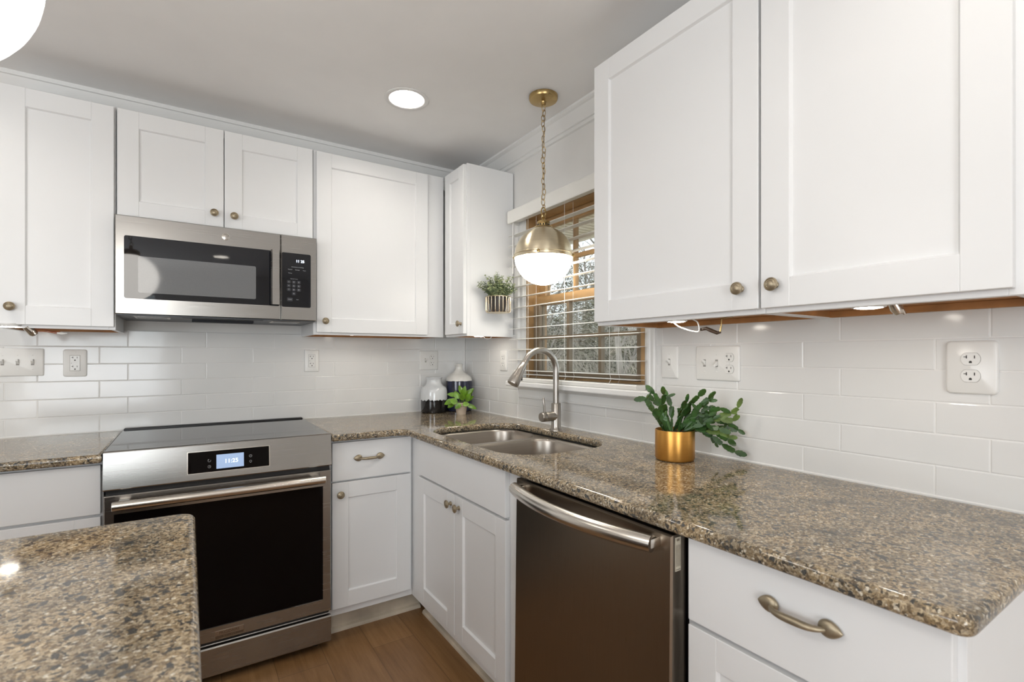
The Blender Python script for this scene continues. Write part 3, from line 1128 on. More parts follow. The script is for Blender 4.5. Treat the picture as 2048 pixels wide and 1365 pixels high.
text('badge_lettering', 'FRIGIDAIRE', 0.0135, M['badge'], bd, (-1.380, YD - 0.0014, 0.1935), (1, 0, 0), (0, 0, 1), 0.0006, 0.0001)
text('badge_small_lettering', 'G A L L E R Y', 0.0072, M['badge_face'], bd, (-1.380, YD - 0.0018, 0.1800), (1, 0, 0), (0, 0, 1), 0.0003)
MB().box(RX0 + 0.008, RX1 - 0.008, -0.655, -0.630, 0.150, 0.168).build('drawer_gap', M['black_metal'], r)
wd = MB().prism([(-0.640, 0.034), (-0.672, 0.034), (YD, 0.038), (YD, 0.140), (-0.673, 0.1455), (-0.664, 0.1475), (-0.655, 0.1465), (-0.652, 0.152), (-0.640, 0.152)],
                lambda u, v_, t: Vector((t, u, v_)), RX0 + 0.002, RX1 - 0.002)
wd.build('warming_drawer', M['steel'], r)
for lx in (RX0 + 0.05, RX1 - 0.05):
    for ly in (-0.60, -0.08):
        MB().lathe([(0.018, 0), (0.018, 0.012), (0.010, 0.014), (0.010, 0.05)], (lx, ly, 0), 'Z', 14, True, True).build('leg', M['black_metal'], r)

# ------------------------------------------------------------------ microwave
w = empty('microwave_oven', (-1.380, 0, 1.424), 'over-the-range stainless microwave with black window hung below the short cabinet', 'microwave')
MX0, MX1, MZ0, MZ1, MY = -1.7565, -1.0020, 1.4225, 1.8160, -0.388
MB().box(MX0 + 0.001, MX1 - 0.001, MY + 0.022, -0.001, MZ0 + 0.001, MZ1 + 0.001, 0.002).build('body', M['grey_metal'], w)


def framed(mb, x0, x1, z0, z1, hx0, hx1, hz0, hz1, hr, y0, yf):
    """front panel with a rounded opening; outer ring square, inner ring rounded"""
    n = 5
    inner = rrect(hx1 - hx0, hz1 - hz0, hr, n, (hx0 + hx1) / 2, (hz0 + hz1) / 2)
    cor = [(x1, z1), (x0, z1), (x0, z0), (x1, z0)]

    def outer_pts(e):
        p = []
        for ci, (ax, az) in enumerate(cor):
            sx, sz = (-1 if ax == x1 else 1), (-1 if az == z1 else 1)
            for i in range(n + 1):
                p.append((ax + sx * e, az + sz * e))
        return p
    rings = [[Vector((u, y, v_)) for u, v_ in outer_pts(e)] for e, y in ((0.0, y0), (0.0, yf + 0.003), (0.003, yf))]
    rings += [[Vector((u, y, v_)) for u, v_ in inner] for y in (yf, yf + 0.006)]
    mb.rings(rings, False, False)
    return mb


md = MB()
framed(md, MX0, -1.1585, MZ0, MZ1, -1.7275, -1.1610, 1.4855, 1.7365, 0.008, MY + 0.022, MY)
md = md.build('door', M['steel'], w)
gl_ = MB().prism(rrect(0.569, 0.255, 0.008, 4, -1.4440, 1.6110), lambda u, v_, t: Vector((u, t, v_)), MY + 0.0008, MY + 0.010).build('window_glass', M['mw_glass'], md)
MB().prism(rrect(0.423, 0.147, 0.006, 4, -1.4710, 1.5840), lambda u, v_, t: Vector((u, t, v_)), MY + 0.0003, MY + 0.0009).build('window_screen', M['mw_screen'], gl_)
hm = MB()
prof_h = [(-1.2020, -0.412), (-1.1965, -0.4215), (-1.1680, -0.4215), (-1.1635, -0.412), (-1.1635, -0.408), (-1.2020, -0.408)]
hm.prism(prof_h, lambda u, v_, t: Vector((u, v_, t)), 1.489, 1.736)
for hz in (1.500, 1.716):
    hm.box(-1.196, -1.170, -0.410, MY + 0.001, hz, hz + 0.010)
hm.build('handle', M['steel'], md)
lg = MB().lathe([(0.0150, 0.0), (0.0150, 0.0012), (0.0135, 0.0020), (0.0001, 0.0020)], (-1.3770, MY, 1.7755), '-Y', 28, False, True).build('emblem', M['steel_handle'], md, 40)
em = MB()
em.tube([(-1.3770 + 0.0118 * math.cos(2 * PI * i / 24), MY - 0.0021, 1.7755 + 0.0118 * math.sin(2 * PI * i / 24)) for i in range(25)], 0.0006, 5)
for k in range(4):                       # curling strokes of the round monogram
    a0 = PI / 4 + k * PI / 2
    p = []
    for i in range(12):
        t = i / 11
        rr2 = 0.0015 + 0.0085 * t
        aa = a0 + 1.5 * t * t
        p.append((-1.3770 + rr2 * math.cos(aa), MY - 0.0021, 1.7755 + rr2 * math.sin(aa)))
    em.tube(p, 0.0007, 5)
em.build('monogram', M['grey_metal'], lg)
cpn = MB()
framed(cpn, -1.1565, MX1, MZ0, MZ1, -1.1540, -1.0275, 1.4830, 1.7345, 0.007, MY + 0.022, MY)
cpn = cpn.build('control_panel', M['steel'], w)
cg = MB().prism(rrect(0.1285, 0.2535, 0.007, 4, -1.0905, 1.6088), lambda u, v_, t: Vector((u, t, v_)), MY + 0.0008, MY + 0.010).build('control_glass', M['mw_glass'], cpn)
YT = MY + 0.0004
text('clock_digits', '11 25', 0.0165, M['digits_blue'], cg, (-1.0745, YT, 1.6985), (1, 0, 0), (0, 0, 1), 0.0004, 0.0002)
ky = MB()
kt = []
for i, (row, col) in enumerate([(r_, c_) for r_ in range(3) for c_ in range(3)] + [(3, 1)]):
    kx, kz = -1.1235 + col * 0.0215, 1.6000 - row * 0.0180
    ky.prism(rrect(0.0165, 0.0135, 0.003, 3, kx, kz), lambda u, v_, t: Vector((u, t, v_)), MY + 0.0001, MY + 0.0009)
    kt.append((str((i + 1) % 10), kx, kz))
ky.prism(rrect(0.0240, 0.0170, 0.003, 3, -1.1190, 1.5185), lambda u, v_, t: Vector((u, t, v_)), MY + 0.0001, MY + 0.0009)
ky.build('keys', M['key'], cg)
for ch, kx, kz in kt:
    text('key_digit', ch, 0.0085, M['print'], cg, (kx, MY - 0.0001, kz), (1, 0, 0), (0, 0, 1), 0.0003)
for body, kx, kz, sz in (('Convenience Cooking', -1.0860, 1.6705, 0.0058), ('Popcorn', -1.1180, 1.6580, 0.0052), ('Beverage', -1.0865, 1.6575, 0.0052), ('Potato', -1.0560, 1.6570, 0.0050),
                         ('Reheat', -1.1180, 1.6410, 0.0055), ('Express Cook', -1.1010, 1.6145, 0.0055), ('Start', -1.0860, 1.5190, 0.0055), ('Cancel', -1.1190, 1.5190, 0.0055)):
    text('key_words', body, sz, M['print'], cg, (kx, MY - 0.0001, kz), (1, 0, 0), (0, 0, 1), 0.0003)
bt = MB().box(MX0 + 0.004, MX1 - 0.004, MY + 0.008, -0.004, MZ0 - 0.004, MZ0 + 0.003, 0.001).build('underside', M['grey_metal'], w)
for lx in (-1.640, -1.125):
    MB().box(lx - 0.062, lx + 0.062, -0.345, -0.225, MZ0 - 0.0065, MZ0 - 0.003, 0.002).build('lamp_cover', M['steel_handle'], bt)
    MB().box(lx - 0.050, lx + 0.050, -0.335, -0.235, MZ0 - 0.0080, MZ0 - 0.006).build('lamp_mesh', M['print'], bt)
vv = MB().box(-1.535, -1.225, -0.350, -0.250, MZ0 - 0.0055, MZ0 - 0.003, 0.002)
vv.build('vent_opening', M['black_metal'], bt)
vl = MB()
for k in range(3):
    vl.prism([(-0.300 + k * 0.022, -0.003), (-0.290 + k * 0.022, -0.013), (-0.287 + k * 0.022, -0.012), (-0.297 + k * 0.022, -0.003)], lambda u, v_, t: Vector((t, u, MZ0 + v_ - 0.002)), -1.500, -1.260)
vl.build('vent_louvres', M['grey_metal'], bt)

# ------------------------------------------------------------------ dishwasher
d = empty('dishwasher', (-0.33, -1.886, 0), 'dark stainless dishwasher with a bowed bar handle under the granite', 'dishwasher')
DY0, DY1 = -1.5890, -2.1840
MB().box(-0.600, -0.03, DY1 + 0.006, DY0 - 0.006, 0.02, 0.876).build('body', M['black_metal'], d)
dd = MB()
rings = []
for e, xo in ((0.0, 0.0), (0.0, 1.0), (0.004, 2.0)):
    ring = []
    for y_, z_ in ((DY0 - e, 0.120 + e), (DY1 + e, 0.120 + e), (DY1 + e, 0.874 - e), (DY0 - e, 0.874 - e)):
        front = -0.657 - (0.874 - z_) * 0.012
        ring.append(Vector((-0.612 if xo == 0 else (front + 0.004 if xo == 1 else front), y_, z_)))
    rings.append(ring)
dd.rings(rings)
dd = dd.build('door', M['steel_dw'], d)
hw = MB()
pts, nn = [], 28
for i in range(nn + 1):
    t = -1 + 2 * i / nn
    pts.append((-0.683 - 0.044 * (1 - t * t), (DY0 + DY1) / 2 - t * 0.266, 0.853))
hw.tube(pts, 0.0185, 16, True, 1.0)
for v_ in hw.bm.verts:
    v_.co.x = v_.co.x if v_.co.x < -0.60 else v_.co.x
for s_ in (-1, 1):
    yy = (DY0 + DY1) / 2 - s_ * 0.255
    hw.box(-0.690, -0.650, yy - 0.013, yy + 0.013, 0.842, 0.864, 0.003, 2)
hw.build('handle', M['steel_handle'], dd, 40)
MB().box(-0.575, -0.560, DY1 + 0.004, DY0 - 0.004, 0.003, 0.115).build('toe_panel', M['black_metal'], d)
st = MB().box(-0.6470, -0.6290, DY1 - 0.0006, DY1 + 0.0002, 0.7960, 0.8680).build('sticker', M['sticker'], dd)
k = MB().box(-0.6425, -0.6335, DY1 - 0.0009, DY1 - 0.0005, 0.8600, 0.8650)
for q_ in range(4):
    k.box(-0.6445 + q_ * 0.0040, -0.6430 + q_ * 0.0040, DY1 - 0.0009, DY1 - 0.0005, 0.806, 0.852)
k.box(-0.6455, -0.6310, DY1 - 0.0009, DY1 - 0.0005, 0.7985, 0.8000)
k.build('sticker_print', M['sticker_ink'], st)

# ------------------------------------------------------------------ lamps
def can_light(x, y, label):
    o = empty('recessed_light', (x, y, H), label, 'ceiling light', 'recessed ceiling lights')
    MB().lathe([(0.077, H + 0.003), (0.090, H + 0.001), (0.0965, H - 0.001), (0.0965, H - 0.0035), (0.090, H - 0.005), (0.078, H - 0.0045), (0.0755, H - 0.002),
                (0.0755, H + 0.004)], (x, y, 0), 'Z', 40).build('trim_ring', M['trim'], o, 50)
    MB().lathe([(0.0755, H - 0.001), (0.070, H + 0.018), (0.056, H + 0.040), (0.052, H + 0.046)], (x, y, 0), 'Z', 40).build('baffle', M['trim'], o, 60)
    MB().lathe([(0.0001, H + 0.041), (0.040, H + 0.041), (0.054, H + 0.044), (0.054, H + 0.048), (0.0001, H + 0.048)], (x, y, 0), 'Z', 32).build('lens', M['can'], o, 50)
    return o


can_light(*CANS[0], 'lit round recessed ceiling light in front of the corner cabinet')
for q_ in CANS[1:]:
    can_light(*q_, 'added recessed ceiling light out of view, lighting the room')


def chain(x, y, z_top, z_bot, parent, sway=0.0):
    mb = MB()
    L = 0.030
    n_ = max(2, round((z_top - z_bot) / 0.0235))
    st_ = (z_top - z_bot) / n_
    for i in range(n_):
        zc = z_top - st_ * (i + 0.5)
        xx = x + sway * math.sin(i * 1.7) * 0.003
        a = (PI / 2 if i % 2 else 0) + math.sin(i * 2.3) * 0.35
        ux, uy = math.cos(a), math.sin(a)
        p = []
        for k_ in range(17):
            t = 2 * PI * k_ / 16
            p.append((xx + ux * 0.0082 * math.cos(t), y + uy * 0.0082 * math.cos(t), zc + (L / 2) * math.sin(t)))
        mb.tube(p, 0.0017, 6, False)
    return mb.build('chain', M['brass_dark'], parent, 60)


def pendant(x, y, z, label):
    """globe pendant: brass upper half, opal glass lower half, centre of the globe at z"""
    R = 0.128
    o = empty('globe_pendant', (x, y, H), label, 'pendant lamp')
    MB().lathe([(0.0635, H - 0.0005), (0.0635, H - 0.013), (0.060, H - 0.019), (0.040, H - 0.023), (0.022, H - 0.024), (0.013, H - 0.026), (0.011, H - 0.030),
                (0.011, H - 0.040), (0.0001, H - 0.041)], (x, y, 0), 'Z', 40, True).build('canopy', M['brass_dark'], o, 35)
    chain(x, y, H - 0.040, z + R + 0.075, o, 1.0)
    MB().tube([(x + 0.004 * math.sin(i * 0.9), y + 0.004 * math.cos(i * 0.9), H - 0.04 + (z + R + 0.07 - H + 0.04) * i / 14) for i in range(15)], 0.0013, 6).build('cord', M['nickel'], o)
    st_ = MB()
    st_.tube([(x + 0.012 * math.cos(2 * PI * k_ / 20), y, z + R + 0.068 + 0.019 * math.sin(2 * PI * k_ / 20)) for k_ in range(21)], 0.0030, 8, False)
    st_.lathe([(0.004, z + R + 0.055), (0.009, z + R + 0.050), (0.010, z + R + 0.042), (0.006, z + R + 0.037), (0.010, z + R + 0.032), (0.013, z + R + 0.027), (0.027, z + R + 0.024),
               (0.0285, z + R + 0.020), (0.0285, z + R + 0.016), (0.025, z + R + 0.015), (0.024, z + R - 0.004)], (x, y, 0), 'Z', 32, True)
    st_.build('socket_collar', M['brass_dark'], o, 40)
    ho = MB()
    for k_ in range(14):
        a_ = 2 * PI * k_ / 14
        cx_, cy2 = x + 0.0247 * math.cos(a_), y + 0.0247 * math.sin(a_)
        ho.box(cx_ - 0.0024, cx_ + 0.0024, cy2 - 0.0024, cy2 + 0.0024, z + R + 0.002, z + R + 0.012)
    ho.build('collar_holes', M['black_metal'], o)
    up = [(R * math.sin(math.radians(t)), z + R * math.cos(math.radians(t))) for t in range(10, 87, 4)]
    up += [(R + 0.0008, z + 0.009), (R + 0.0035, z + 0.007), (R + 0.0035, z + 0.004), (R + 0.0008, z + 0.002), (R + 0.0008, z - 0.007), (R + 0.003, z - 0.009), (R + 0.002, z - 0.011), (R - 0.003, z - 0.011)]
    sh = MB().lathe([(0.040, z + R + 0.001), (0.034, z + R - 0.002)] + up, (x, y, 0), 'Z', 56, True).build('metal_shade', M['brass'], o, 40)
    for a_ in (math.radians(224), math.radians(314), math.radians(134), math.radians(44)):
        px_, py_ = x + (R + 0.004) * math.cos(a_), y + (R + 0.004) * math.sin(a_)
        b_ = bmesh.new()
        bmesh.ops.create_uvsphere(b_, u_segments=12, v_segments=8, radius=0.0065)
        mm = MB().merge(b_, Matrix.Translation((px_, py_, z - 0.001)))
        mm.build('thumb_screw', M['brass_dark'], sh, 60)
    lo = [(R * 0.992 * math.sin(math.radians(t)), z + R * 0.992 * math.cos(math.radians(t))) for t in range(94, 180, 4)] + [(0.0001, z - R * 0.992)]
    MB().lathe(lo, (x, y, 0), 'Z', 56).build('glass_globe', M['globe'], o, 60)
    return o


pendant(-0.204, -1.125, 1.695, 'brass and white glass globe pendant hanging in front of the window')

def globe_pendant(x, y, z, R, label):
    """all-glass opal globe on a chain, small brass cap"""
    o = empty('globe_pendant', (x, y, H), label, 'pendant lamp')
    MB().lathe([(0.0635, H - 0.0005), (0.0635, H - 0.013), (0.060, H - 0.019), (0.022, H - 0.024), (0.011, H - 0.030), (0.011, H - 0.040), (0.0001, H - 0.041)], (x, y, 0), 'Z', 40, True).build('canopy', M['brass_dark'], o, 35)
    chain(x, y, H - 0.040, z + R + 0.052, o, 1.0)
    MB().lathe([(0.004, z + R + 0.058), (0.010, z + R + 0.050), (0.010, z + R + 0.036), (0.034, z + R + 0.030), (0.048, z + R + 0.018), (0.050, z + R - 0.008)], (x, y, 0), 'Z', 32, True).build('cap', M['brass_dark'], o, 40)
    MB().lathe([(R * math.sin(math.radians(t)), z + R * math.cos(math.radians(t))) for t in range(18, 178, 4)] + [(0.0001, z - R)], (x, y, 0), 'Z', 56).build('glass_globe', M['globe_soft'], o, 60)
    return o


M['globe_soft'] = emitter('lit_frosted_globe', (1.0, 0.955, 0.89), 8.0)
globe_pendant(-1.828, -1.960, 1.770, 0.150, 'cropped white glass globe lamp hanging over the granite island')


def puck(x, y, z, label, cord=None):
    o = empty('puck_light', (x, y, z), label, 'under-cabinet light', 'under-cabinet puck lights')
    MB().lathe([(0.034, z), (0.034, z - 0.006), (0.031, z - 0.0105), (0.027, z - 0.0115), (0.0255, z - 0.0105)], (x, y, 0), 'Z', 32, True).build('housing', M['cord'], o, 40)
    MB().lathe([(0.0262, z - 0.0108), (0.016, z - 0.0128), (0.0001, z - 0.0132)], (x, y, 0), 'Z', 28).build('lens', M['puck'], o, 60)
    if cord:
        pts_ = [Vector(p) for p in cord]
        sm = []
        for i in range(len(pts_) - 1):
            p0, p1, p2, p3 = pts_[max(0, i - 1)], pts_[i], pts_[i + 1], pts_[min(len(pts_) - 1, i + 2)]
            for k_ in range(6):
                t = k_ / 6
                sm.append(0.5 * ((2 * p1) + (p2 - p0) * t + (2 * p0 - 5 * p1 + 4 * p2 - p3) * t * t + (3 * p1 - p0 - 3 * p2 + p3) * t ** 3))
        sm.append(pts_[-1])
        MB().tube(sm, 0.0022, 8).build('cord', M['cord'], o, 60)
    return o


ZP = ZU0 + 0.018
puck(-2.072, -0.300, ZP - 0.002, 'puck light under the tall cabinet, above the four-gang switch plate')
puck(-0.800, -0.270, ZP - 0.004, 'puck light under the wide cabinet beside the microwave')
puck(-0.165, -0.475, ZP - 0.004, 'puck light with a looped white cord under the narrow corner cabinet',
     [(-0.150, -0.505, ZP - 0.010), (-0.150, -0.520, ZP - 0.026), (-0.140, -0.535, ZP - 0.030), (-0.130, -0.550, ZP - 0.022), (-0.125, -0.556, ZP - 0.006)])
puck(-0.235, -1.860, ZP - 0.006, 'puck light with drooping cord, above the plain toggle switch',
     [(-0.225, -1.835, ZP - 0.012), (-0.205, -1.845, ZP - 0.030), (-0.190, -1.885, ZP - 0.046), (-0.185, -1.905, ZP - 0.046), (-0.188, -1.903, ZP - 0.020), (-0.200, -1.893, ZP - 0.010)])
puck(-0.268, -2.395, ZP - 0.008, 'puck light nearest the jumbo outlet plate, under the end cabinet')


def tip(name, loc, label):
    return empty(name, loc, label, 'wiring')


# loose wiring bits under the cabinets
o = tip('cable_connector', (-2.012, -0.285, 1.34), 'chrome cable connector with bare red wires below the tall cabinet')
a = MB()
a.tube([(-2.030, -0.30, 1.366), (-2.018, -0.29, 1.352), (-2.010, -0.285, 1.342), (-2.006, -0.283, 1.336)], [0.010, 0.013, 0.0145, 0.010], 18)
a.build('connector_body', M['steel_handle'], o, 40)
a = MB()
a.tube([(-2.006, -0.30, 1.352), (-2.003, -0.305, 1.345), (-2.000, -0.305, 1.338)], [0.004, 0.004, 0.004], 10)
a.build('clamp_screw', M['steel_handle'], o, 40)
for dz, dy in ((0.004, 0.0), (-0.002, 0.006), (0.008, -0.004)):
    MB().tube([(-2.012, -0.285 + dy, 1.352 + dz), (-1.985, -0.280 + dy, 1.353 + dz), (-1.960, -0.275, 1.348 + dz * 0.5), (-1.935, -0.272, 1.342 + dz)], 0.0016, 6).build('wire', M['copper'], o, 60)
MB().tube([(-1.945, -0.273, 1.345), (-1.932, -0.271, 1.344), (-1.915, -0.270, 1.345)], [0.004, 0.006, 0.003], 10).build('wire_nut', M['cord'], o, 60)

o = tip('cord_clip', (-0.17, -1.955, 1.35), 'dark cable stub dangling from a clip beside the drooping puck cord')
MB().tube([(-0.178, -1.905, 1.337), (-0.176, -1.925, 1.340), (-0.174, -1.940, 1.333), (-0.170, -1.958, 1.325), (-0.166, -1.968, 1.327)], [0.004, 0.0055, 0.006, 0.0055, 0.003], 8).build('cable', M['walnut'], o, 60)
MB().tube([(-0.167, -1.966, 1.328), (-0.165, -1.968, 1.345), (-0.165, -1.969, 1.368), (-0.165, -1.990, 1.371), (-0.165, -2.006, 1.371)], 0.0025, 8).build('clip', M['brass_dark'], o, 60)
o = tip('cable_connector', (-0.200, -2.440, 1.36), 'small chrome cable connector next to the jumbo outlet\'s puck light')
MB().tube([(-0.232, -2.428, 1.371), (-0.226, -2.432, 1.358), (-0.222, -2.436, 1.347)], [0.010, 0.012, 0.009], 14).build('connector_body', M['steel_handle'], o, 40)
MB().tube([(-0.226, -2.442, 1.356), (-0.222, -2.446, 1.345)], 0.0035, 8).build('clamp_screw', M['steel_handle'], o, 40)


# ------------------------------------------------------------------ switch and outlet plates (built facing -Y round the origin)
def wall_plate(w_, h_, devices, label, cat, x=0, y=0, z=1.229, rot=0.0, th=0.0065, round_=0.006, name='outlet_plate'):
    o_ = empty(name, (0, 0, 0), label, cat)
    mb_ = MB()
    rings_ = []
    for e, yy in ((0.0, 0.0), (0.0, -th * 0.35), (0.0015, -th * 0.75), (0.0045, -th)):
        rings_.append([Vector((u, yy, v_)) for u, v_ in rrect(w_ - 2 * e, h_ - 2 * e, round_, 4)])
    pl = mb_.rings(rings_, False, True).build('plate', M['plate'], o_, 35)
    sc = MB()
    for dx, kind in devices:
        if kind == 'toggle':
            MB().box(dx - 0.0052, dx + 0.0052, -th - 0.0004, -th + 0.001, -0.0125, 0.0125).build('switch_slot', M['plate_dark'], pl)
            up_ = 1 if random.random() < 0.7 else -1
            tg = MB()
            tg.rings([[Vector((dx + sx_ * a_, yy, zc_ + sz_ * b_)) for sx_, sz_ in ((-1, -1), (1, -1), (1, 1), (-1, 1))]
                      for yy, zc_, a_, b_ in ((-th, 0.0, 0.0044, 0.0075), (-th - 0.006, 0.0035 * up_, 0.0040, 0.0060), (-th - 0.0150, 0.0085 * up_, 0.0036, 0.0036), (-th - 0.0158, 0.0088 * up_, 0.0028, 0.0028))])
            tg.build('toggle', M['plate'], o_)
            for zz in (0.030, -0.030):
                sc.lathe([(0.0028, 0.0), (0.0026, 0.0010), (0.0001, 0.0014)], (dx, -th, zz), '-Y', 12)
        else:
            sl = MB()
            if kind == 'duplex':
                for zz in (0.0195, -0.0195):
                    fc = MB()
                    pr = []
                    for k_ in range(28):
                        a_ = 2 * PI * k_ / 28
                        pr.append((dx + 0.0172 * math.cos(a_), zz + max(-0.0138, min(0.0138, 0.0172 * math.sin(a_)))))
                    fc.prism(pr, lambda u, v_, t: Vector((u, t, v_)), -th + 0.0005, -th - 0.0016)
                    fc = fc.build('receptacle', M['plate'], o_)
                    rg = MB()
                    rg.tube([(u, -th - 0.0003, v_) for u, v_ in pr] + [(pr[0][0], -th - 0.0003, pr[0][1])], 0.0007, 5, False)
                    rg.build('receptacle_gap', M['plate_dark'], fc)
                sc.lathe([(0.0030, 0.0), (0.0028, 0.0010), (0.0001, 0.0014)], (dx, -th, 0), '-Y', 12)
                yy = -th - 0.0016
            else:
                MB().box(dx - 0.0168, dx + 0.0168, -th - 0.0022, -th + 0.001, -0.0335, 0.0335, 0.0012).build('receptacle', M['plate'], o_)
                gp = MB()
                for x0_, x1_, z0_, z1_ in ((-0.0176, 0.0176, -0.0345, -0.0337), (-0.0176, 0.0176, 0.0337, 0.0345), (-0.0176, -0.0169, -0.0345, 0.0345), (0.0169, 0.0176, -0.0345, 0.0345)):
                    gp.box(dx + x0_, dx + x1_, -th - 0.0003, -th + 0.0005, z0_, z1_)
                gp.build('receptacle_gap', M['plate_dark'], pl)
                MB().box(dx - 0.0075, dx + 0.0075, -th - 0.0030, -th - 0.001, -0.0055, -0.0005, 0.0005).box(dx - 0.0075, dx + 0.0075, -th - 0.0030, -th - 0.001, 0.0012, 0.0062, 0.0005).build('test_buttons', M['plate'], o_)
                sl.box(dx - 0.0130, dx - 0.0110, -th - 0.0025, -th - 0.001, -0.0012, 0.0010)
                for zz in (0.047, -0.047):
                    sc.lathe([(0.0030, 0.0), (0.0028, 0.0010), (0.0001, 0.0014)], (dx, -th, zz), '-Y', 12)
                yy = -th - 0.0022
            for zz in (0.0195, -0.0195):
                sl.box(dx - 0.0078, dx - 0.0060, yy - 0.0004, yy + 0.0006, zz + 0.0010, zz + 0.0085)
                sl.box(dx - 0.0120, dx - 0.0078, yy - 0.0004, yy + 0.0006, zz + 0.0040, zz + 0.0056)
                sl.box(dx + 0.0062, dx + 0.0080, yy - 0.0004, yy + 0.0006, zz + 0.0010, zz + 0.0080)
                sl.prism([(dx + 0.0026 * math.cos(PI * k_ / 8), zz - 0.0068 + 0.0026 * math.sin(PI * k_ / 8)) for k_ in range(9)] + [(dx - 0.0026, zz - 0.0095), (dx + 0.0026, zz - 0.0095)],
                         lambda u, v_, t: Vector((u, t, v_)), yy - 0.0004, yy + 0.0006)
            sl.build('socket_slots', M['slot'], o_)
    sc.build('screws', M['plate'], o_, 50)
    o_.location = (x, y, z)
    o_.rotation_euler = (0, 0, rot)
    return o_


M['plate_dark'] = plain('grey_plate_gap_shade', (0.30, 0.29, 0.27), 0.7)  # shade in the gaps round toggles and receptacles, put in as grey colour
random.seed(3)
wall_plate(0.209, 0.117, [(-0.069, 'toggle'), (-0.023, 'toggle'), (0.023, 'toggle'), (0.069, 'toggle')], 'wide white four-gang toggle switch plate under the tall cabinet', 'switch', -2.1355, 0, name='switch_plate')
wall_plate(0.080, 0.120, [(0, 'gfci')], 'white test-button outlet between the four-gang switch plate and the stove', 'outlet', -1.9300, 0, z=1.2245, round_=0.009)
wall_plate(0.074, 0.120, [(0, 'gfci')], 'white square-cornered test-button outlet under the wide cabinet beside the microwave', 'outlet', -0.9475, 0, z=1.2295, round_=0.002)
wall_plate(0.123, 0.119, [(-0.023, 'toggle'), (0.023, 'duplex')], 'white plate with one toggle and one outlet above the black and white vase', 'switch', -0.2570, 0, round_=0.002, name='switch_plate')
wall_plate(0.074, 0.116, [(0, 'duplex')], 'narrow white outlet between the room corner and the window', 'outlet', 0, -0.4755, rot=RW, round_=0.004)
wall_plate(0.075, 0.121, [(0, 'toggle')], 'plain single toggle switch plate beside the window casing', 'switch', 0, -1.6450, z=1.2325, rot=RW, round_=0.004, name='switch_plate')
wall_plate(0.167, 0.119, [(-0.047, 'toggle'), (0.0, 'toggle'), (0.047, 'duplex')], 'white three-gang plate with two toggles and an outlet above the cactus', 'switch', 0, -1.8440, z=1.2305, rot=RW, name='switch_plate')
wall_plate(0.092, 0.123, [(0.0, 'duplex')], 'jumbo white outlet plate on the tiles below the end cabinet', 'outlet', 0, -2.4990, z=1.2285, rot=RW, th=0.009, round_=0.010)

# ------------------------------------------------------------------ window blind
b = empty('window_blind', (-0.06, -1.10, 2.02), 'white slatted blind, slats open, covering the window', 'blind')
va = MB().prism([(-0.0855, 1.966), (-0.0835, 1.961), (-0.078, 1.961), (-0.076, 1.966), (-0.076, 2.022), (-0.078, 2.028), (-0.0835, 2.028), (-0.0855, 2.022)],
                lambda u, v_, t: Vector((u, t, v_)), -1.575, -0.645)
va.box(-0.0765, -0.015, -0.653, -0.646, 1.962, 2.026, 0.001)
va.build('valance', M['blind'], b)
MB().box(-0.072, -0.020, -1.566, -0.656, 1.976, 2.016, 0.002).build('headrail', M['blind'], b)
sl = MB()
SY0, SY1 = -1.548, -0.626
for k in range(13):
    z_ = 1.236 + 0.0556 * k if k else 1.236
    prof = []
    for i in range(9):
        t = -1 + 2 * i / 8
        prof.append((-0.042 + t * 0.0245, z_ + 0.0010 * (1 - t * t) + t * (0.0024 if k else 0.0004)))
    poly = prof + [(u, v_ - 0.0020) for u, v_ in reversed(prof)]
    sl.prism(poly, lambda u, v_, t: Vector((u, t, v_)), SY0, SY1)
for k, z_ in enumerate((1.181, 1.162)):
    sl.prism([(-0.0665, z_), (-0.042, z_ + 0.001), (-0.0175, z_), (-0.0175, z_ - 0.0022), (-0.042, z_ - 0.0012), (-0.0665, z_ - 0.0022)], lambda u, v_, t: Vector((u, t, v_)), SY0 + 0.008, SY1 - 0.030)
sl.build('slats', M['blind'], b)
MB().prism([(-0.0695, 1.124), (-0.0665, 1.1215), (-0.020, 1.1215), (-0.017, 1.124), (-0.017, 1.139), (-0.020, 1.142), (-0.0665, 1.142), (-0.0695, 1.139)],
           lambda u, v_, t: Vector((u, t, v_)), -1.540, -0.678).build('bottom_rail', M['blind'], b)
for yy in (-0.812, -1.104, -1.394):
    ld = MB()
    for xx in (-0.0675, -0.0165):
        ld.tube([(xx, yy, 1.975), (xx, yy, 1.5), (xx, yy, 1.185), (xx + 0.002, yy - 0.006, 1.160), (xx, yy + 0.003, 1.142)], 0.0008, 5)
    ld.build('ladder_cord', M['cord'], b)
MB().tube([(-0.0735, -0.684, 1.978), (-0.0740, -0.682, 1.90), (-0.0740, -0.681, 1.69)], 0.0040, 8).build('tilt_wand', M['cord'], b, 60)

# ------------------------------------------------------------------ vases on the corner of the counter
def vase(name, prof, x, y, mat, label):
    o_ = empty(name, (x, y, ZT), label, 'vase')
    MB().lathe([(r_, ZT + h_) for r_, h_ in prof], (x, y, 0), 'Z', 48, True).build('body', mat, o_, 50)
    return o_


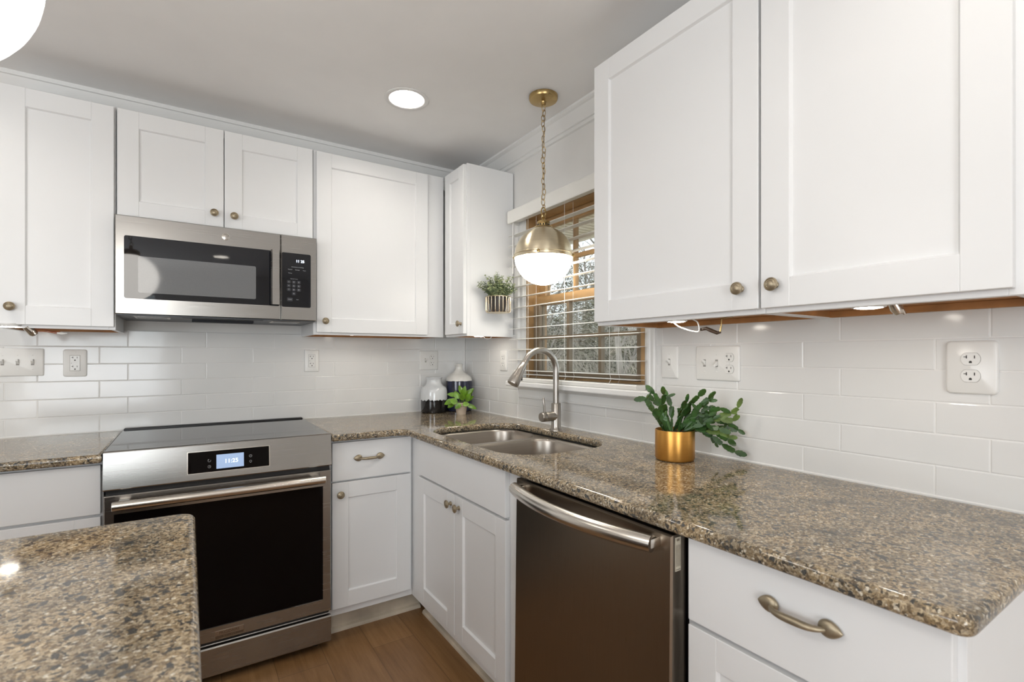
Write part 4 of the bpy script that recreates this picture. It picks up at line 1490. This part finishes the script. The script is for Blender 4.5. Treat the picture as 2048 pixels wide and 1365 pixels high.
vase('ceramic_vase', [(0.070, 0.0), (0.0775, 0.004), (0.0795, 0.020), (0.0805, 0.060), (0.0805, 0.110), (0.0785, 0.135), (0.0735, 0.150), (0.060, 0.160), (0.050, 0.170), (0.0455, 0.182),
                      (0.0440, 0.196), (0.0470, 0.205), (0.0510, 0.2095), (0.0505, 0.2125), (0.0460, 0.2115), (0.0415, 0.200), (0.0415, 0.190)], -0.262, -0.092, M['dip_black'], 'squat white vase with a dripped black base near the toggle-and-outlet plate')
vase('ceramic_vase', [(0.072, 0.0), (0.0795, 0.004), (0.0815, 0.020), (0.0825, 0.090), (0.0825, 0.180), (0.0810, 0.196), (0.0750, 0.212), (0.055, 0.228), (0.036, 0.241), (0.0260, 0.253), (0.0215, 0.265),
                      (0.0205, 0.280), (0.0225, 0.282), (0.0230, 0.292), (0.0205, 0.2935), (0.0175, 0.291), (0.0165, 0.270)], -0.096, -0.100, M['dip_navy'], 'taller bottle-necked vase, white over navy blue, tucked in the corner')


# ------------------------------------------------------------------ plants
def leaf(mb, base, d_, up, L, W, curl=0.2, fold=0.15, n_=5, blunt=1.0):
    """curved leaf folded along its midrib, with two thin skins"""
    d_ = Vector(d_).normalized()
    s_ = d_.cross(Vector(up))
    if s_.length < 1e-4:
        s_ = d_.orthogonal()
    s_.normalize()
    nn_ = s_.cross(d_).normalized()
    base = Vector(base)
    rows_ = []
    for i in range(n_ + 1):
        t = i / n_
        wd_ = W / 2 * (math.sin(PI * min(1.0, t ** 0.8)) ** (0.75 * blunt)) if 0 < i < n_ else 0.0006
        c_ = base + d_ * (L * t) - nn_ * (curl * L * t * t)
        rows_.append([c_ - s_ * wd_ + nn_ * fold * wd_, c_, c_ + s_ * wd_ + nn_ * fold * wd_])
    th_ = nn_ * 0.0005
    top = [[mb.bm.verts.new(p) for p in r_] for r_ in rows_]
    bot = [[mb.bm.verts.new(p - th_) for p in r_] for r_ in rows_]
    for i in range(n_):
        for j in range(2):
            mb.bm.faces.new((top[i][j], top[i][j + 1], top[i + 1][j + 1], top[i + 1][j]))
            mb.bm.faces.new((bot[i][j + 1], bot[i][j], bot[i + 1][j], bot[i + 1][j + 1]))
        mb.bm.faces.new((top[i][0], top[i + 1][0], bot[i + 1][0], bot[i][0]))
        mb.bm.faces.new((top[i + 1][2], top[i][2], bot[i][2], bot[i + 1][2]))


# small leafy plant between the vases
random.seed(11)
PX, PY = -0.173, -0.279
o = empty('potted_plant', (PX, PY, ZT), 'small bright green leafy plant in a tan pot before the vases', 'plant')
MB().lathe([(0.0270, ZT), (0.0275, ZT + 0.002), (0.0345, ZT + 0.050), (0.0385, ZT + 0.052), (0.0400, ZT + 0.070), (0.0375, ZT + 0.070), (0.0355, ZT + 0.058)], (PX, PY, 0), 'Z', 32, True).build('pot', M['pot_tan'], o, 40)
MB().lathe([(0.0360, ZT + 0.060), (0.018, ZT + 0.063), (0.0001, ZT + 0.064)], (PX, PY, 0), 'Z', 20).build('soil', M['soil'], o)
lf, sm_ = MB(), MB()
VR, VF = Vector((0.8375, -0.5465, 0)), Vector((0.5465, 0.8375, 0))
for r0, z0, f0, L_, W_, ang in ((-0.055, 0.098, -0.03, 0.060, 0.034, 200), (-0.050, 0.083, -0.01, 0.052, 0.034, 215), (-0.030, 0.120, 0.0, 0.060, 0.030, 165), (-0.014, 0.105, -0.03, 0.052, 0.036, 120), (0.010, 0.120, -0.02, 0.062, 0.034, 70),
                                (0.028, 0.122, 0.0, 0.058, 0.030, 40), (0.042, 0.120, 0.01, 0.060, 0.032, 48), (0.020, 0.095, -0.035, 0.055, 0.034, 100), (0.040, 0.090, -0.02, 0.056, 0.038, 60), (0.045, 0.070, -0.02, 0.062, 0.026, -18),
                                (0.006, 0.075, -0.04, 0.044, 0.032, 210), (-0.024, 0.080, -0.04, 0.050, 0.038, 150), (0.0, 0.130, 0.01, 0.055, 0.030, 100), (0.016, 0.072, -0.045, 0.040, 0.030, 10), (-0.004, 0.090, 0.03, 0.055, 0.034, 80), (0.03, 0.09, 0.03, 0.055, 0.034, 30)):
    a_ = math.radians(ang)
    tipv = VR * math.cos(a_) + Vector((0, 0, 1)) * math.sin(a_) + VF * random.uniform(-0.4, 0.2)
    st0 = Vector((PX, PY, ZT + 0.060)) + VR * r0 * 0.15
    bs = Vector((PX, PY, ZT + z0 - 0.012)) + VR * r0 * 0.75 + VF * f0
    leaf(lf, bs, tipv, -VF + Vector((0, 0, 0.5)) + VR * random.uniform(-0.5, 0.5), L_, W_, random.uniform(0.05, 0.3), 0.25, 6)
    sm_.tube([st0, st0.lerp(bs, 0.5) + Vector((0, 0, 0.008)), bs], 0.0013, 5)
lf.build('leaves', M['leaf_pothos'], o, 50)
sm_.build('stems', M['stem'], o, 60)

# holiday cactus in a gold pot
CX_, CY_ = -0.168, -1.800
o = empty('cactus_plant', (CX_, CY_, ZT), 'dark green jointed cactus spilling from a brushed gold pot', 'plant')
MB().lathe([(0.055, ZT), (0.060, ZT + 0.002), (0.0628, ZT + 0.008), (0.0630, ZT + 0.097), (0.0622, ZT + 0.099), (0.0605, ZT + 0.099), (0.0600, ZT + 0.086)], (CX_, CY_, 0), 'Z', 56, True).build('pot', M['brass_gold'], o, 40)
MB().lathe([(0.0602, ZT + 0.088), (0.030, ZT + 0.091), (0.0001, ZT + 0.092)], (CX_, CY_, 0), 'Z', 24).build('soil', M['soil'], o)
BR = [
    [(-0.030, 0.093), (-0.060, 0.150), (-0.084, 0.199), (-0.123, 0.192)],
    [(-0.035, 0.093), (-0.052, 0.142), (-0.06, 0.182), (-0.084, 0.196), (-0.104, 0.218)],
    [(-0.03, 0.093), (-0.048, 0.125), (-0.06, 0.145), (-0.082, 0.171), (-0.101, 0.185)],
    [(-0.017, 0.093), (-0.026, 0.142), (-0.048, 0.183), (-0.058, 0.214), (-0.082, 0.24)],
    [(-0.015, 0.093), (-0.028, 0.151), (-0.041, 0.183), (-0.045, 0.216), (-0.052, 0.244)],
    [(-0.009, 0.093), (-0.007, 0.134), (-0.007, 0.173), (-0.017, 0.205), (-0.028, 0.231)],
    [(-0.0, 0.093), (0.011, 0.134), (0.017, 0.168), (0.015, 0.201)],
    [(0.004, 0.093), (0.015, 0.125), (0.026, 0.16), (0.039, 0.186), (0.045, 0.216)],
    [(0.009, 0.093), (0.032, 0.142), (0.045, 0.183), (0.065, 0.211), (0.082, 0.235)],
    [(0.013, 0.091), (0.024, 0.108), (0.052, 0.151), (0.073, 0.181), (0.093, 0.205), (0.11, 0.229)],
    [(0.03, 0.099), (0.06, 0.142), (0.073, 0.173), (0.099, 0.196), (0.121, 0.199)],
    [(0.024, 0.093), (0.052, 0.13), (0.08, 0.155), (0.103, 0.175), (0.127, 0.173)],
    [(0.039, 0.099), (0.078, 0.134), (0.103, 0.16), (0.132, 0.173), (0.157, 0.162)],
    [(0.039, 0.099), (0.086, 0.13), (0.125, 0.145), (0.164, 0.158), (0.181, 0.177), (0.187, 0.209)],
    [(0.03, 0.095), (0.06, 0.112), (0.099, 0.136), (0.132, 0.136), (0.168, 0.134), (0.188, 0.151)],
    [(0.039, 0.097), (0.082, 0.123), (0.125, 0.13), (0.151, 0.127), (0.177, 0.114)],
    [(0.034, 0.095), (0.071, 0.099), (0.11, 0.101), (0.153, 0.108), (0.19, 0.104), (0.207, 0.091)],
    [(0.044, 0.097), (0.056, 0.106), (0.093, 0.097), (0.132, 0.093), (0.155, 0.08), (0.181, 0.082)],
    [(0.044, 0.097), (0.086, 0.095), (0.116, 0.08), (0.14, 0.056), (0.175, 0.035), (0.209, 0.026)],
    [(0.040, 0.097), (0.086, 0.095), (0.116, 0.078), (0.129, 0.056), (0.14, 0.041)],
    [(0.040, 0.096), (0.082, 0.097), (0.121, 0.093), (0.151, 0.076), (0.166, 0.06)],
    [(0.020, 0.095), (0.026, 0.110), (0.042, 0.106), (0.046, 0.080), (0.047, 0.062)],
    [(-0.026, 0.093), (-0.043, 0.117), (-0.06, 0.142), (-0.089, 0.158)],
    [(0.020, 0.095), (0.034, 0.112), (0.06, 0.13), (0.088, 0.125), (0.103, 0.104)],
    [(-0.022, 0.093), (-0.035, 0.13), (-0.052, 0.155), (-0.062, 0.172)],
    [(0.004, 0.091), (0.013, 0.112), (0.024, 0.142), (0.039, 0.171)],
    [(-0.005, 0.092), (-0.012, 0.122), (-0.020, 0.150), (-0.030, 0.178)],
    [(0.012, 0.092), (0.030, 0.118), (0.050, 0.142), (0.062, 0.168), (0.070, 0.190)],
    [(0.002, 0.092), (0.006, 0.118), (0.012, 0.146), (0.008, 0.172)],
    [(0.020, 0.094), (0.038, 0.120), (0.050, 0.148), (0.048, 0.176), (0.058, 0.196)],
    [(0.014, 0.094), (0.022, 0.118), (0.040, 0.138), (0.066, 0.150), (0.086, 0.146)],
    [(0.024, 0.096), (0.050, 0.112), (0.078, 0.120), (0.108, 0.140), (0.128, 0.152)],
    [(-0.012, 0.094), (-0.022, 0.118), (-0.040, 0.132), (-0.058, 0.130)],
    [(0.030, 0.096), (0.060, 0.104), (0.092, 0.112), (0.122, 0.110), (0.150, 0.100)],
    [(-0.020, 0.094), (-0.034, 0.112), (-0.042, 0.138), (-0.036, 0.162)],
    [(0.018, 0.092), (0.045, 0.112), (0.070, 0.132), (0.098, 0.150), (0.118, 0.160)],
]
random.seed(23)
pads = MB()


def pad(mb, p0, p1, w_, nrm, tip_=False):
    """flat notched stem segment from p0 to p1"""
    d_ = p1 - p0
    L_ = d_.length
    d_.normalize()
    s_ = d_.cross(nrm)
    if s_.length < 1e-4:
        s_ = d_.orthogonal()
    s_.normalize()
    n3 = s_.cross(d_)
    half = [(0.00, 0.18), (0.10, 0.44), (0.24, 0.76), (0.35, 0.94), (0.395, 0.80), (0.52, 0.90), (0.635, 1.02), (0.675, 0.84), (0.80, 0.88), (0.90, 0.86), (0.985, 0.62), (1.0, 0.30)]
    if tip_:
        half = [(0.00, 0.18), (0.12, 0.52), (0.30, 0.90), (0.345, 0.80), (0.48, 0.96), (0.58, 1.00), (0.615, 0.82), (0.76, 0.80), (0.86, 0.66), (0.90, 0.52), (1.0, 0.24)]
    out_ = [(t, k_) for t, k_ in half] + [(t, -k_) for t, k_ in reversed(half)]
    bend = random.uniform(-0.12, 0.12)
    top = [p0 + d_ * (L_ * t) + s_ * (w_ / 2 * k_) + n3 * (bend * L_ * t * t + 0.0011 + 0.0010 * (1 - abs(k_))) for t, k_ in out_]
    bot = [p - n3 * 0.0024 for p in top]
    mb.rings([bot, top])


for bi, chain_ in enumerate(BR):
    dep0 = random.uniform(-0.03, 0.03)
    far = chain_[-1][0]
    dep1 = random.uniform(-0.085, -0.055) if far > 0.14 else (random.uniform(-0.07, 0.0) if far > 0.05 else random.uniform(-0.07, 0.05))
    pts3 = []
    for i, (r_, z_) in enumerate(chain_):
        t = i / (len(chain_) - 1)
        pts3.append(Vector((CX_, CY_, ZT + z_)) + VR * r_ * (1 + dep1 * 0.15 * t) + VF * (dep0 * (1 - t) + dep1 * t))
    young = MB() if bi in (13, 14, 17, 21) else None
    for i in range(len(pts3) - 1):
        last = i == len(pts3) - 2
        nrm_ = -VF + VR * random.uniform(-0.6, 0.6) + Vector((0, 0, random.uniform(-0.1, 0.7)))
        L_ = (pts3[i + 1] - pts3[i]).length
        w_ = 0.009 if i == 0 else min(0.021, max(0.011, L_ * random.uniform(0.46, 0.60)))
        tgt = young if young is not None and i >= 2 else pads
        pad(tgt, pts3[i], pts3[i].lerp(pts3[i + 1], 1.0), w_, nrm_, last)
        if i >= 2 and random.random() < 0.45:                     # a side joint
            sd = (VR * random.uniform(-1, 1) + Vector((0, 0, random.uniform(0.1, 1)))).normalized()
            e_ = pts3[i] + sd * random.uniform(0.016, 0.028) - VF * 0.006
            if e_.x < -0.02:
                pad(tgt, pts3[i], e_, 0.011, nrm_, True)
    if young is not None:
        young.build('young_shoot', M['leaf_cactus_new'], o)
pads.build('pads', M['leaf_cactus'], o)

# wire basket on the side of the corner cabinet, and the plant standing in it
BX, BY, BZ = -0.1460, -0.650, 1.484
BRD = 0.066
k = empty('wire_basket', (BX, BY, BZ), 'round gold wire basket mounted on the narrow corner cabinet', 'basket')
YS = -0.5728
a = MB()
ring_ = [(BX + BRD * math.cos(2 * PI * i / 40), BY + BRD * math.sin(2 * PI * i / 40), BZ + 0.082) for i in range(41)]
a.tube(ring_, 0.0024, 8, False)
a.build('rim', M['brass_pale'], k, 60)
a = MB()
for i in range(20):
    t = 2 * PI * (i + 0.5) / 20
    c_, s_ = math.cos(t), math.sin(t)
    a.tube([(BX + BRD * c_, BY + BRD * s_, BZ + 0.082), (BX + BRD * c_, BY + BRD * s_, BZ + 0.012), (BX + (BRD - 0.003) * c_, BY + (BRD - 0.003) * s_, BZ + 0.004), (BX + (BRD - 0.010) * c_, BY + (BRD - 0.010) * s_, BZ + 0.001)], 0.0018, 6)
a.build('wires', M['brass_pale'], k, 60)
MB().lathe([(0.0001, BZ - 0.0010), (0.060, BZ - 0.0010), (0.061, BZ), (0.060, BZ + 0.0010), (0.0001, BZ + 0.0010)], (BX, BY, 0), 'Z', 36).build('base', M['brass'], k)
MB().lathe([(0.0235, 0.0), (0.0235, 0.003), (0.020, 0.0055), (0.007, 0.006), (0.007, abs(BY + BRD - YS) + 0.0)], (BX - 0.004, YS, BZ + 0.076), '-Y', 28, True, True).build('mounting_disc', M['brass'], k, 40)
o = empty('potted_plant', (BX, BY, BZ), 'bushy grey-green small-leaved plant in a dark pot inside the wire basket', 'plant')
MB().lathe([(0.036, BZ + 0.0012), (0.0365, BZ + 0.003), (0.0455, BZ + 0.066), (0.0485, BZ + 0.066), (0.0500, BZ + 0.086), (0.0475, BZ + 0.086), (0.0455, BZ + 0.074)], (BX, BY, 0), 'Z', 32, True).build('pot', M['pot_brown'], o, 40)
MB().lathe([(0.046, BZ + 0.075), (0.02, BZ + 0.078), (0.0001, BZ + 0.078)], (BX, BY, 0), 'Z', 20).build('soil', M['soil'], o)
random.seed(5)
la, lb, ls = MB(), MB(), MB()
for i in range(64):
    az = random.uniform(0, 2 * PI)
    el = random.uniform(0.42, 1.45)
    if math.sin(az) > 0.3:
        el = max(el, 0.95)
    L_ = random.uniform(0.050, 0.130) * (0.8 + 0.25 * math.sin(el))
    d_ = Vector((math.cos(az) * math.cos(el), math.sin(az) * math.cos(el), math.sin(el)))
    b0 = Vector((BX, BY, BZ + 0.080)) + Vector((d_.x, d_.y, 0)) * 0.030
    pts_ = [b0 + d_ * (L_ * t) + Vector((0, 0, 0.25 * L_ * (t - t * t)) ) for t in (0, 0.25, 0.5, 0.75, 1.0)]
    if any(p.y > YS - 0.012 for p in pts_):
        pts_ = [Vector((p.x, min(p.y, YS - 0.016), p.z)) for p in pts_]
    pts_ = [Vector((min(p.x, -0.080), p.y, p.z)) for p in pts_]
    ls.tube(pts_, 0.0009, 4)
    for j in range(1, 10):
        t = j / 9
        q0 = min(3, int(t * 4))
        p = pts_[q0].lerp(pts_[q0 + 1], t * 4 - q0)
        sz = random.uniform(0.015, 0.022) * (1.1 - 0.50 * t)
        for s_ in (-1, 1):
            side = d_.cross(Vector((0, 0, 1)) if j % 2 else Vector((1, 0.3, 0))).normalized() * s_
            ld_ = (side + d_ * 0.5 + Vector((random.uniform(-.3, .3),) * 3)).normalized()
            if p.y + ld_.y * sz > YS - 0.002 or p.x + max(0, ld_.x) * sz + sz * 0.45 > -0.070:
                continue
            leaf(lb if random.random() < 0.4 else la, p, ld_, d_ + Vector((0, -0.6, 0.6)), sz, sz * 0.85, 0.15, 0.1, 4)
la.build('leaves', M['leaf_euca'], o)
lb.build('dark_leaves', M['leaf_euca_dark'], o)
ls.build('stems', M['stem'], o)

# ------------------------------------------------------------------ woods beyond the window
random.seed(41)


def tree(x, y, z, h, name, label, cat, group, density=1.0, r0=0.09):
    mb = MB()

    def grow(p, d_, L_, r_, depth):
        n_ = 3
        pts_ = [p]
        dd_ = Vector(d_)
        for i in range(n_):
            dd_ = (dd_ + Vector((random.uniform(-1, 1), random.uniform(-1, 1), random.uniform(-0.4, 0.7))) * (0.10 if depth == 0 else 0.22)).normalized()
            pts_.append(pts_[-1] + dd_ * (L_ / n_))
        mb.tube(pts_, [r_ * (1 - 0.55 * i / n_) for i in range(n_ + 1)], 6 if depth == 0 else (4 if depth < 2 else 3), True)
        if depth >= 3:
            return
        for i in range(int((16, 6, 5)[depth] * density)):
            t = random.uniform(0.3 if depth == 0 else 0.15, 1.0)
            q_ = min(n_ - 1, int(t * n_))
            b_ = pts_[q_].lerp(pts_[q_ + 1], t * n_ - q_)
            a_ = random.uniform(0, 2 * PI)
            o_ = Vector((math.cos(a_), math.sin(a_), random.uniform(-0.1, 0.8)))
            grow(b_, (dd_ * 0.75 + o_ * 0.6).normalized(), L_ * (random.uniform(0.17, 0.26) if depth == 0 else random.uniform(0.4, 0.6)), r_ * 0.42 * (1.1 - t * 0.5), depth + 1)
    grow(Vector((x, y, z)), (0, 0, 1), h, r0, 0)
    o_ = mb.build(name, M['bark'])
    return tag(o_, label, cat, group)


def gz(x, y):
    return -1.05 + max(0, x - 7) * 0.075


BUSHES = [(9.0, 8.2, 3.8, 1.1), (11.6, 10.6, 5.2, 1.5), (7.6, 5.6, 2.4, 0.9), (14.5, 13.2, 6.2, 1.8), (12.6, 14.4, 5.0, 1.5), (16.5, 17.6, 6.5, 1.9), (18.5, 20.5, 6.5, 1.9), (9.6, 11.6, 3.4, 1.1), (15.5, 10.4, 6.0, 1.6)]
TREES = []
for q_ in range(4000):
    x_ = random.uniform(5.0, 21.0)
    y_ = -2.875 + (x_ + 1.5) * random.uniform(0.72, 1.52)
    if min(math.hypot(x_ - q2[0], y_ - q2[1]) - q2[3] for q2 in BUSHES) < 1.2:
        continue
    if all(math.hypot(x_ - a_[0], y_ - a_[1]) > 2.5 + 0.02 * (x_ + a_[0]) for a_ in TREES):
        TREES.append((x_, y_, min(8.5, 4.6 + x_ * 0.20)))
    if len(TREES) >= 22:
        break
for i, (tx_, ty_, th_) in enumerate(TREES):
    tree(tx_, ty_, gz(tx_, ty_), th_, 'bare_tree', 'leafless winter tree in the woods seen through the window', 'tree', 'bare trees beyond the window', 1.0, 0.05 + 0.006 * th_ * random.uniform(0.7, 1.4))


def bush(x, y, z, h, w_):
    mb = MB()
    for i in range(int(900 * h ** 0.7)):
        t = random.random() ** 0.8
        a_ = random.uniform(0, 2 * PI)
        rr3 = w_ * math.sqrt(random.random()) * (1.0 - 0.65 * t)
        p = Vector((x + rr3 * math.cos(a_), y + rr3 * math.sin(a_), z + 0.15 + t * h))
        d_ = Vector((math.cos(a_), math.sin(a_), random.uniform(-0.2, 0.9)))
        leaf(mb, p, d_, Vector((random.uniform(-1, 1), random.uniform(-1, 1), 1)), random.uniform(0.10, 0.20), 0.055, 0.2, 0.1, 2)
    mb.tube([(x, y, z), (x, y, z + h * 0.8)], [0.05, 0.02], 6)
    return tag(mb.build('evergreen_bush', M['evergreen']), 'dull green evergreen among the bare trees outside the window', 'bush', 'evergreens beyond the window')


for bx, by, bh, bw in BUSHES:
    bush(bx, by, gz(bx, by), bh, bw)

tw = MB()
for i in range(5200):
    x_ = random.uniform(3.6, 20)
    y_ = -2.875 + (x_ + 1.5) * random.uniform(0.55, 1.75)
    z_ = gz(x_, y_)
    L_ = random.uniform(0.7, 1.9) * (1 + x_ * 0.085)
    d_ = Vector((random.uniform(-0.7, 0.7), random.uniform(-0.7, 0.7), 1)).normalized()
    e_ = Vector((random.uniform(-0.3, 0.3), random.uniform(-0.3, 0.3), 0))
    if any(math.hypot(x_ - a_[0], y_ - a_[1]) < 0.5 for a_ in TREES):
        continue
    p = Vector((x_, y_, z_))
    tw.tube([p, p + d_ * L_ * 0.55, p + d_ * L_ + e_ * L_], [0.006 + 0.0008 * x_, 0.004 + 0.0005 * x_, 0.0015], 3, False)
for i in range(1300):                    # whippy saplings farther up the slope
    x_ = 8 + 11 * random.random() ** 0.8
    y_ = -2.875 + (x_ + 1.5) * random.uniform(0.6, 1.7)
    L_ = random.uniform(0.10, 0.24) * (x_ + 6)
    p = Vector((x_, y_, gz(x_, y_)))
    d_ = Vector((random.uniform(-0.2, 0.2), random.uniform(-0.2, 0.2), 1)).normalized()
    w_ = 0.0011 * x_
    tw.tube([p, p + d_ * L_ * 0.5, p + d_ * L_], [w_, w_ * 0.7, w_ * 0.2], 3, False)
    for j in range(7):
        b0 = p + d_ * L_ * random.uniform(0.25, 0.95)
        e_ = Vector((random.uniform(-1, 1), random.uniform(-1, 1), random.uniform(0.1, 1.2))).normalized() * L_ * random.uniform(0.15, 0.32)
        tw.tube([b0, b0 + e_ * 0.5 + Vector((0, 0, 0.03)), b0 + e_], [w_ * 0.5, w_ * 0.35, w_ * 0.12], 3, False)
tag(tw.build('undergrowth', M['twig']), 'tangle of dry brown brush on the slope outside the window', 'undergrowth', None, 'stuff')
